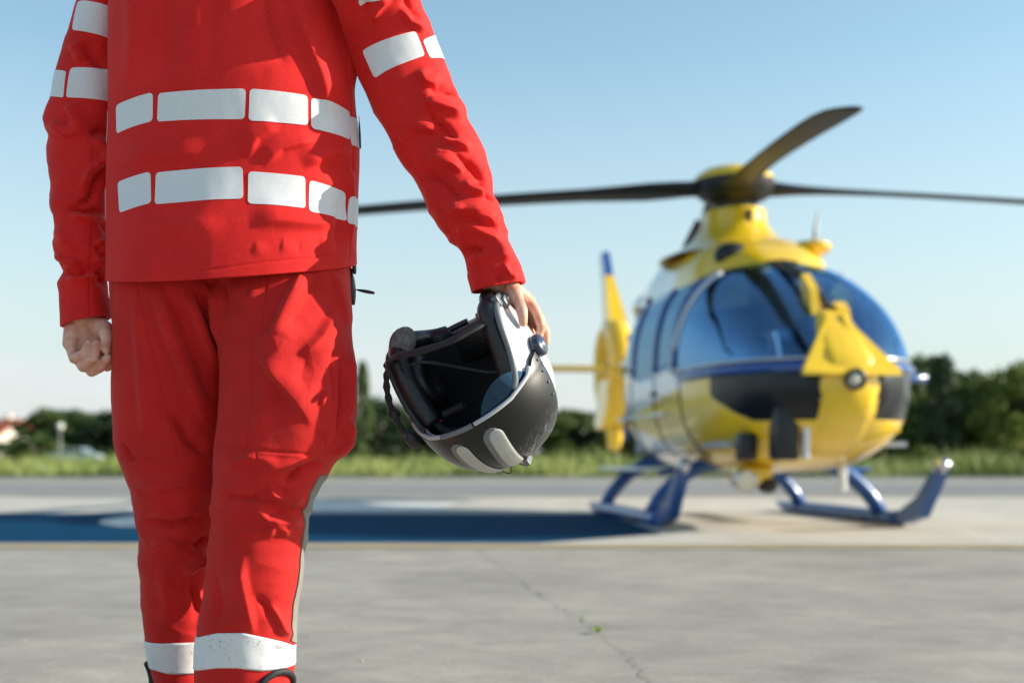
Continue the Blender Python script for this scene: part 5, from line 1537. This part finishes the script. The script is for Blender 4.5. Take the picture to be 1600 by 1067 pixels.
# ------------------------------------------------------------------ flight helmet
part = _part
M_shellw = mat('white_helmet_shell', (0.52, 0.54, 0.56), 0.22, coat=0.5, coat_rough=0.05)
def cover_mat():
    m = mat('black_visor_cover', (0.006, 0.0065, 0.007), 0.4, spec=0.08, coat=0.8, coat_rough=0.3)
    nt = m.node_tree; b = nt.nodes['Principled BSDF']; N = nt.nodes.new; K = nt.links.new
    tc = N('ShaderNodeTexCoord')
    # scuffs: fine stretched scratches kept to a worn zone by the crown
    masks = []
    for k, (rot, sc) in enumerate((((.3, .2, .6), (14, 210, 60)), ((1.1, .5, 2.0), (22, 230, 50)))):
        mp = N('ShaderNodeMapping'); mp.inputs['Rotation'].default_value = rot; mp.inputs['Scale'].default_value = sc
        n = N('ShaderNodeTexNoise'); n.inputs['Scale'].default_value = 1.6; n.inputs['Detail'].default_value = 4; n.inputs['Distortion'].default_value = 1.5
        r = N('ShaderNodeValToRGB'); r.color_ramp.elements[0].position = .60; r.color_ramp.elements[1].position = .68
        K(tc.outputs['Object'], mp.inputs['Vector']); K(mp.outputs['Vector'], n.inputs['Vector']); K(n.outputs['Fac'], r.inputs['Fac']); masks.append(r)
    mxm = N('ShaderNodeMath'); mxm.operation = 'MAXIMUM'; K(masks[0].outputs[0], mxm.inputs[0]); K(masks[1].outputs[0], mxm.inputs[1])
    d = N('ShaderNodeVectorMath'); d.operation = 'DISTANCE'; d.inputs[1].default_value = SCUFF; K(tc.outputs['Object'], d.inputs[0])
    nn = N('ShaderNodeTexNoise'); nn.inputs['Scale'].default_value = 26; nn.inputs['Detail'].default_value = 4; K(tc.outputs['Object'], nn.inputs['Vector'])
    ad = N('ShaderNodeMath'); ad.operation = 'MULTIPLY_ADD'; ad.inputs[1].default_value = .09; K(nn.outputs['Fac'], ad.inputs[0]); K(d.outputs['Value'], ad.inputs[2])
    z = N('ShaderNodeMapRange'); z.inputs['From Min'].default_value = .15; z.inputs['From Max'].default_value = .09; K(ad.outputs[0], z.inputs['Value'])
    mu = N('ShaderNodeMath'); mu.operation = 'MULTIPLY'; K(mxm.outputs[0], mu.inputs[0]); K(z.outputs[0], mu.inputs[1])
    mx = N('ShaderNodeMix'); mx.data_type = 'RGBA'; mx.inputs['A'].default_value = (.006, .0065, .007, 1); mx.inputs['B'].default_value = (.42, .42, .43, 1)
    K(mu.outputs[0], mx.inputs['Factor']); K(mx.outputs['Result'], b.inputs['Base Color'])
    return m
SCUFF = (0.05, 0.04, 0.15)
M_cover = cover_mat()
M_leather = mat('black_leather_pad', (0.012, 0.012, 0.014), 0.38, spec=0.5, bump=0.5, bump_scale=70, dist=0.003)
M_liner = mat('black_helmet_liner', (0.010, 0.011, 0.014), 0.7)
M_trim = mat('grey_edge_trim', (0.16, 0.17, 0.185), 0.35)
M_trimd = mat('black_edge_trim', (0.02, 0.021, 0.023), 0.4)
M_edge = mat('silver_visor_edge', (0.46, 0.47, 0.48), 0.3)
M_strip = mat('pale_grey_reflective_strip', (0.46, 0.46, 0.43), 0.4, var=0.06, var_scale=30)
M_foam = mat('grey_mic_foam', (0.17, 0.155, 0.145), 0.95, var=0.3, var_scale=120, bump=1.0, bump_scale=420, dist=0.002)
M_visor = glass_mat('tinted_visor', (0.05, 0.14, 0.30), 0.10, gcol=(0.25, 0.5, 0.9))
M_visor2 = glass_mat('clear_visor', (0.80, 0.84, 0.86), 0.04)
M_redt = mat('red_tag', (0.5, 0.02, 0.03), 0.6)
M_bluek = mat('dark_blue_knob', (0.02, 0.035, 0.07), 0.25, coat=0.6)
M_wire = mat('cable', (0.02, 0.02, 0.022), 0.5)

ez = Vector((.52, .36, -.77)).normalized()
ex = Vector((.68, -.45, .52)); ex = (ex - ez*ex.dot(ez)).normalized()
ey_ = ez.cross(ex)
HM = Matrix((ex, ey_, ez)).transposed().to_4x4()
hpos = PT(752, 604, YP + .045)
HM.translation = Vector(hpos)
helmet = empty('flight_helmet'); helmet.matrix_world = HM
tag(helmet, 'white flight helmet with black visor cover, hanging upside down from right hand', 'helmet')
HA, HB, HC = .134, .150, .148
def shell(t, ph, off=0.0):
    """t 0 crown .. 0.62 equator .. 1 lower rim; ph azimuth from the front"""
    t = np.asarray(t, float); ph = np.asarray(ph, float)
    up = np.clip(t/.62, 0, 1)*math.pi/2; lo = np.clip((t-.62)/.38, 0, 1)
    e = .92
    r = np.sin(up)**e*(1-.10*lo**1.5); z = HC*np.cos(up)**e - .135*lo
    side = np.abs(np.sin(ph))
    bul = 1 + .035*np.exp(-((lo-.45)/.35)**2)*(lo > 0)*side**6
    x = (HA+off)*r*np.sin(ph)*bul; y = (HB+off)*r*np.cos(ph); z = z + off*np.cos(up)
    return np.stack([x, y, z], -1)
def tmax(ph):
    d = np.degrees(np.abs((np.asarray(ph)+math.pi) % (2*math.pi) - math.pi))
    return np.interp(d, [0, 30, 48, 56, 64, 74, 84, 108, 124, 150, 180], [.60, .605, .63, .70, .84, .955, 1.0, 1.0, .95, .87, .85])
def polar(t0, t1f, ph0, ph1, nt, nph, off, closed=False):
    ph = np.linspace(ph0, ph1, nph, endpoint=not closed)
    tm = t1f(ph); ta = t0(ph) if callable(t0) else np.full(nph, t0)
    U = np.linspace(0, 1, nt)[:, None]
    P = shell(ta[None]*(1-U)+tm[None]*U, ph[None] + 0*U, off)
    idx = np.arange(nt*nph).reshape(nt, nph)
    if closed:
        Qd = np.stack([idx[:-1], np.roll(idx, -1, 1)[:-1], np.roll(idx, -1, 1)[1:], idx[1:]], -1).reshape(-1, 4)
    else:
        Qd = np.stack([idx[:-1, :-1], idx[:-1, 1:], idx[1:, 1:], idx[1:, :-1]], -1).reshape(-1, 4)
    return P.reshape(-1, 3), Qd
def outw(V, Q):
    a, b, c = V[Q[:, 0]], V[Q[:, 1]], V[Q[:, 2]]
    n = np.cross(b-a, c-a)
    return Q if (n*a).sum() > 0 else Q[:, ::-1]
def solid(o, th, off=-1):
    m = o.modifiers.new('thickness', 'SOLIDIFY'); m.thickness = th; m.offset = off; m.use_even_offset = True
    return o
tm_s = lambda ph: np.convolve(np.concatenate([tmax(ph)[-8:], tmax(ph), tmax(ph)[:8]]), np.ones(9)/9, 'same')[8:-8]
V, Q = polar(.004, tm_s, -math.pi, math.pi, 70, 220, 0, True)
so_ = part('outer_shell', V, outw(V, Q), M_shellw, helmet); solid(so_, .004)
V, Q = polar(.004, lambda p: tm_s(p)-.02, -math.pi, math.pi, 50, 160, -.022, True)
li = part('liner', V, outw(V, Q), M_liner, helmet); solid(li, .012)
# rims: grey trim on the shell edge, leather roll inside the ears
def rim_pts(a0, a1, n, off, dt=0.0, f=None):
    full = np.linspace(-math.pi, math.pi, 220, endpoint=False); tf = tm_s(full)
    ph = np.linspace(math.radians(a0), math.radians(a1), n)
    return shell(np.interp(ph, full, tf)+dt, ph, off)
for s in (-1, 1):
    a = sorted((s*46, s*175))
    MB().tube(rim_pts(a[0], a[1], 80, .000), .0062, 10).build('edge_trim', M_trim if s > 0 else M_trimd, helmet, smooth=True)
    P = rim_pts(a[0]+(2 if s > 0 else 20), a[1]-(20 if s > 0 else 2), 60, -.023, -.004)
    P = P + np.stack([0.0012*np.sin(np.arange(60)*.35)]*3, 1)
    MB().tube(P, .0185 + .0014*np.sin(np.arange(60)*.4), 14).build('leather_roll', M_leather, helmet, smooth=True)
    # ear cup inside
    ec = MB().lathe([(.0, -.02), (.030, -.018), (.042, -.008), (.046, .004), (.042, .016), (.030, .020), (.024, .010), (.0, .006)], (0, 0, 0), 'x', 28)
    Vv = np.concatenate(ec.v)*np.array([-s, 1.0, 1.25]) + np.array([s*.092, -.004, -.055])
    part('ear_cup', Vv, ec.f, M_leather, helmet)
# visor cover and its edge
pc = math.radians(80)
V, Q = polar(.03, lambda p: np.interp(np.degrees(np.abs(p)), [0, 40, 60, 72, 80], [.612, .615, .64, .69, .70]), -pc, pc, 60, 120, .008)
cv = part('visor_cover', V, outw(V, Q), M_cover, helmet); solid(cv, .005)
ph = np.linspace(-math.radians(66), math.radians(66), 80)
tc_ = np.interp(np.degrees(np.abs(ph)), [0, 40, 60, 72, 80], [.612, .615, .64, .69, .70])
P = shell(tc_+.002, ph, .006)
MB().tube(P[:26], .0042, 8).build('visor_edge', M_edge, helmet, smooth=True)
MB().tube(P[26:44], .0050, 8).build('visor_edge', M_trim, helmet, smooth=True)
MB().tube(P[44:], .0042, 8).build('visor_edge', M_edge, helmet, smooth=True)
# visor lenses showing below the cover
def lens(a0, a1, peak, m, off, name):
    a0, a1 = math.radians(a0), math.radians(a1)
    V, Q = polar(.54, lambda p: .605 + peak*np.clip(np.sin(math.pi*np.clip((p-a0)/(a1-a0), 0, 1)), 0, 1)**.6, a0, a1, 24, 50, off)
    return part(name, V, Q, m, helmet)
lens(14, 66, .13, M_visor, .001, 'visor_lens')
lens(-66, -34, .085, M_visor2, .001, 'visor_lens')
# pale strips on the cover, with grey surrounds painting the shade of a recess
def strip(a, w, t0, t1, off, m, name, skew=0.0, rnd=.35):
    n, k = 12, 30; V = []; Fc = []
    for i in range(k):
        u = i/(k-1); t = t0+(t1-t0)*u
        e = min(u, 1-u)*(t1-t0)*.37; rr = w*.5
        sc = math.sqrt(max(0.03, 1-max(0, (rr-e)/rr)**2))
        for j_ in range(n):
            v = (j_/(n-1)-.5)*2
            r = max(.25, math.sin(min(t/.62, 1)*math.pi/2))
            phq = math.radians(a) + skew*(u-.5) + v*w*.5*sc/(HB*r)
            V.append(shell(t, phq, off - .0015*(abs(v) > .95)))
    for i in range(k-1):
        for j_ in range(n-1): Fc.append((i*n+j_, i*n+j_+1, (i+1)*n+j_+1, (i+1)*n+j_))
    return part(name, np.array(V), Fc, m, helmet)
for a in (-17, 13):
    strip(a-1.6, .042, .20, .57, .0090, M_trim, 'strip_shade_frame', skew=.10)
    strip(a+1.0, .030, .215, .555, .0108, M_strip, 'reflective_strip', skew=.10)
# visor actuator between the strips
MB().box(tuple(shell(.20, math.radians(24), .012)), (.012, .03, .014), bev=.003).build('visor_actuator', M_trim, helmet)
# rear retention cable loops
for a in (-14, 20):
    P = [shell(.20-.03*math.sin(math.pi*u), math.radians(a-12+24*u), .006+.013*math.sin(math.pi*u)) for u in np.linspace(0, 1, 12)]
    MB().tube(P, .0012, 6).build('retention_cord', M_wire, helmet, smooth=True)
# rivets and pivot knob on both sides
for s in (-1, 1):
    for i, (t, a) in enumerate(((.655, 76), (.60, 75), (.545, 74.5), (.48, 74))):
        p = shell(t, math.radians(s*a), .009)
        MB().ball(p, (.0025, .0025, .0025), 6).build('rivet', M_trim, helmet, smooth=True)
    p = shell(.69, math.radians(s*88), .006)
    kb = MB().lathe([(0, .012), (.017, .011), (.0205, .007), (.0215, -.004), (.018, -.012)], (0, 0, 0), 'x', 28)
    ko = part('pivot_knob', np.concatenate(kb.v)*np.array([s, 1, 1]) + p, kb.f, M_bluek, helmet)
    c = MB().lathe([(0, .0135), (.006, .013), (.007, .010)], (0, 0, 0), 'x', 14)
    part('knob_screw', np.concatenate(c.v)*np.array([s, 1, 1])+p, c.f, M_metal, ko)
# buckle at the lower rim of the right ear
p = rim_pts(96, 97, 2, .004)[0]
bk = MB().box(p + np.array([.004, 0, .012]), (.012, .030, .022), bev=.004); bk.box(p + np.array([-.002, .022, .0]), (.014, .014, .022), bev=.003)
bk.build('strap_buckle', M_trim, helmet, sharp=40)
MB().lathe([(0, .002), (.006, .001), (.0065, -.002)], tuple(p + np.array([.011, -.004, .012])), 'x', 16).build('press_stud', M_metal, helmet, smooth=True)
# chin strap, cables
cs_ = [(-.105, .03, -.135), (-.075, .062, -.145), (-.03, .085, -.142), (.03, .085, -.132), (.075, .062, -.125), (.105, .02, -.115)]
t = np.linspace(0, 5, 40); P = crom(np.array(cs_), t)
MB().tube(P, .011+.0008*np.sin(np.arange(40)*.8), 10, flat=.45).build('chin_strap', M_cord, helmet, smooth=True)
for q in ((-.09, .05, -.12, .03), (-.06, .03, -.10, .05)):
    P = crom(np.array([(q[0], q[1], q[2]), (-.04, .05, -.11), (.0, .02, -.06), (.05, .03, -.03), (.085, .03, -.02)]), np.linspace(0, 4, 30))
    MB().tube(P + np.array([0, q[3]*.2, 0]), .0016, 6).build('cable', M_wire, helmet, smooth=True)
# coiled spring cord and red tag by the left brow
co = []
for i in range(160):
    a = i*2*math.pi/16; co.append((-.055+.045*i/160, .085+.006*math.sin(a), -.012+.006*math.cos(a)))
MB().tube(co, .0016, 5).build('coiled_cord', M_wire, helmet, smooth=True)
MB().box((-.085, .075, -.005), (.030, .004, .012), bev=.001).build('red_tag', M_redt, helmet)
# microphone boom on the left side
HMi = HM.inverted()
lp = lambda px, py, dy: np.array(HMi @ Vector(PT(px, py, YP+dy)))
boom = crom(np.array([lp(648, 690, .03), lp(632, 676, .045), lp(618, 652, .055), lp(607, 622, .06), lp(604, 590, .06), lp(612, 562, .05), lp(622, 548, .04)]), np.linspace(0, 6, 40))
bo = MB().tube(boom, .0062+.0012*(np.sin(np.arange(40)*1.7)), 10).build('microphone_boom', M_wire, helmet, smooth=True)
MB().ball(boom[14], (.012, .012, .014), 10).build('boom_joint', M_wire, bo, smooth=True); MB().ball(boom[2], (.013, .012, .02), 10).build('boom_joint', M_wire, bo, smooth=True)
MB().box(boom[30], (.016, .02, .02), bev=.004).build('boom_clamp', M_wire, bo, sharp=40)
d = lp(629, 535, .035)
R = HM.to_3x3().inverted() @ Matrix.Rotation(math.radians(28), 3, 'Y')
fm = MB().ball((0, 0, 0), (.024, .022, .031), 22, M=R)
fv = np.concatenate(fm.v); fv = fv*(1+.05*fbm(fv*120, 3)[:, None])
part('microphone_foam', fv+d, fm.f, M_foam, bo)
# cushion on the crown inside and nape pad
MB().ball((0, -.02, .085), (.085, .095, .03), 14).build('crown_pad', M_liner, helmet, smooth=True)
MB().box((0, -.112, -.05), (.12, .022, .07), bev=.01).build('nape_pad', M_leather, helmet, sharp=50)
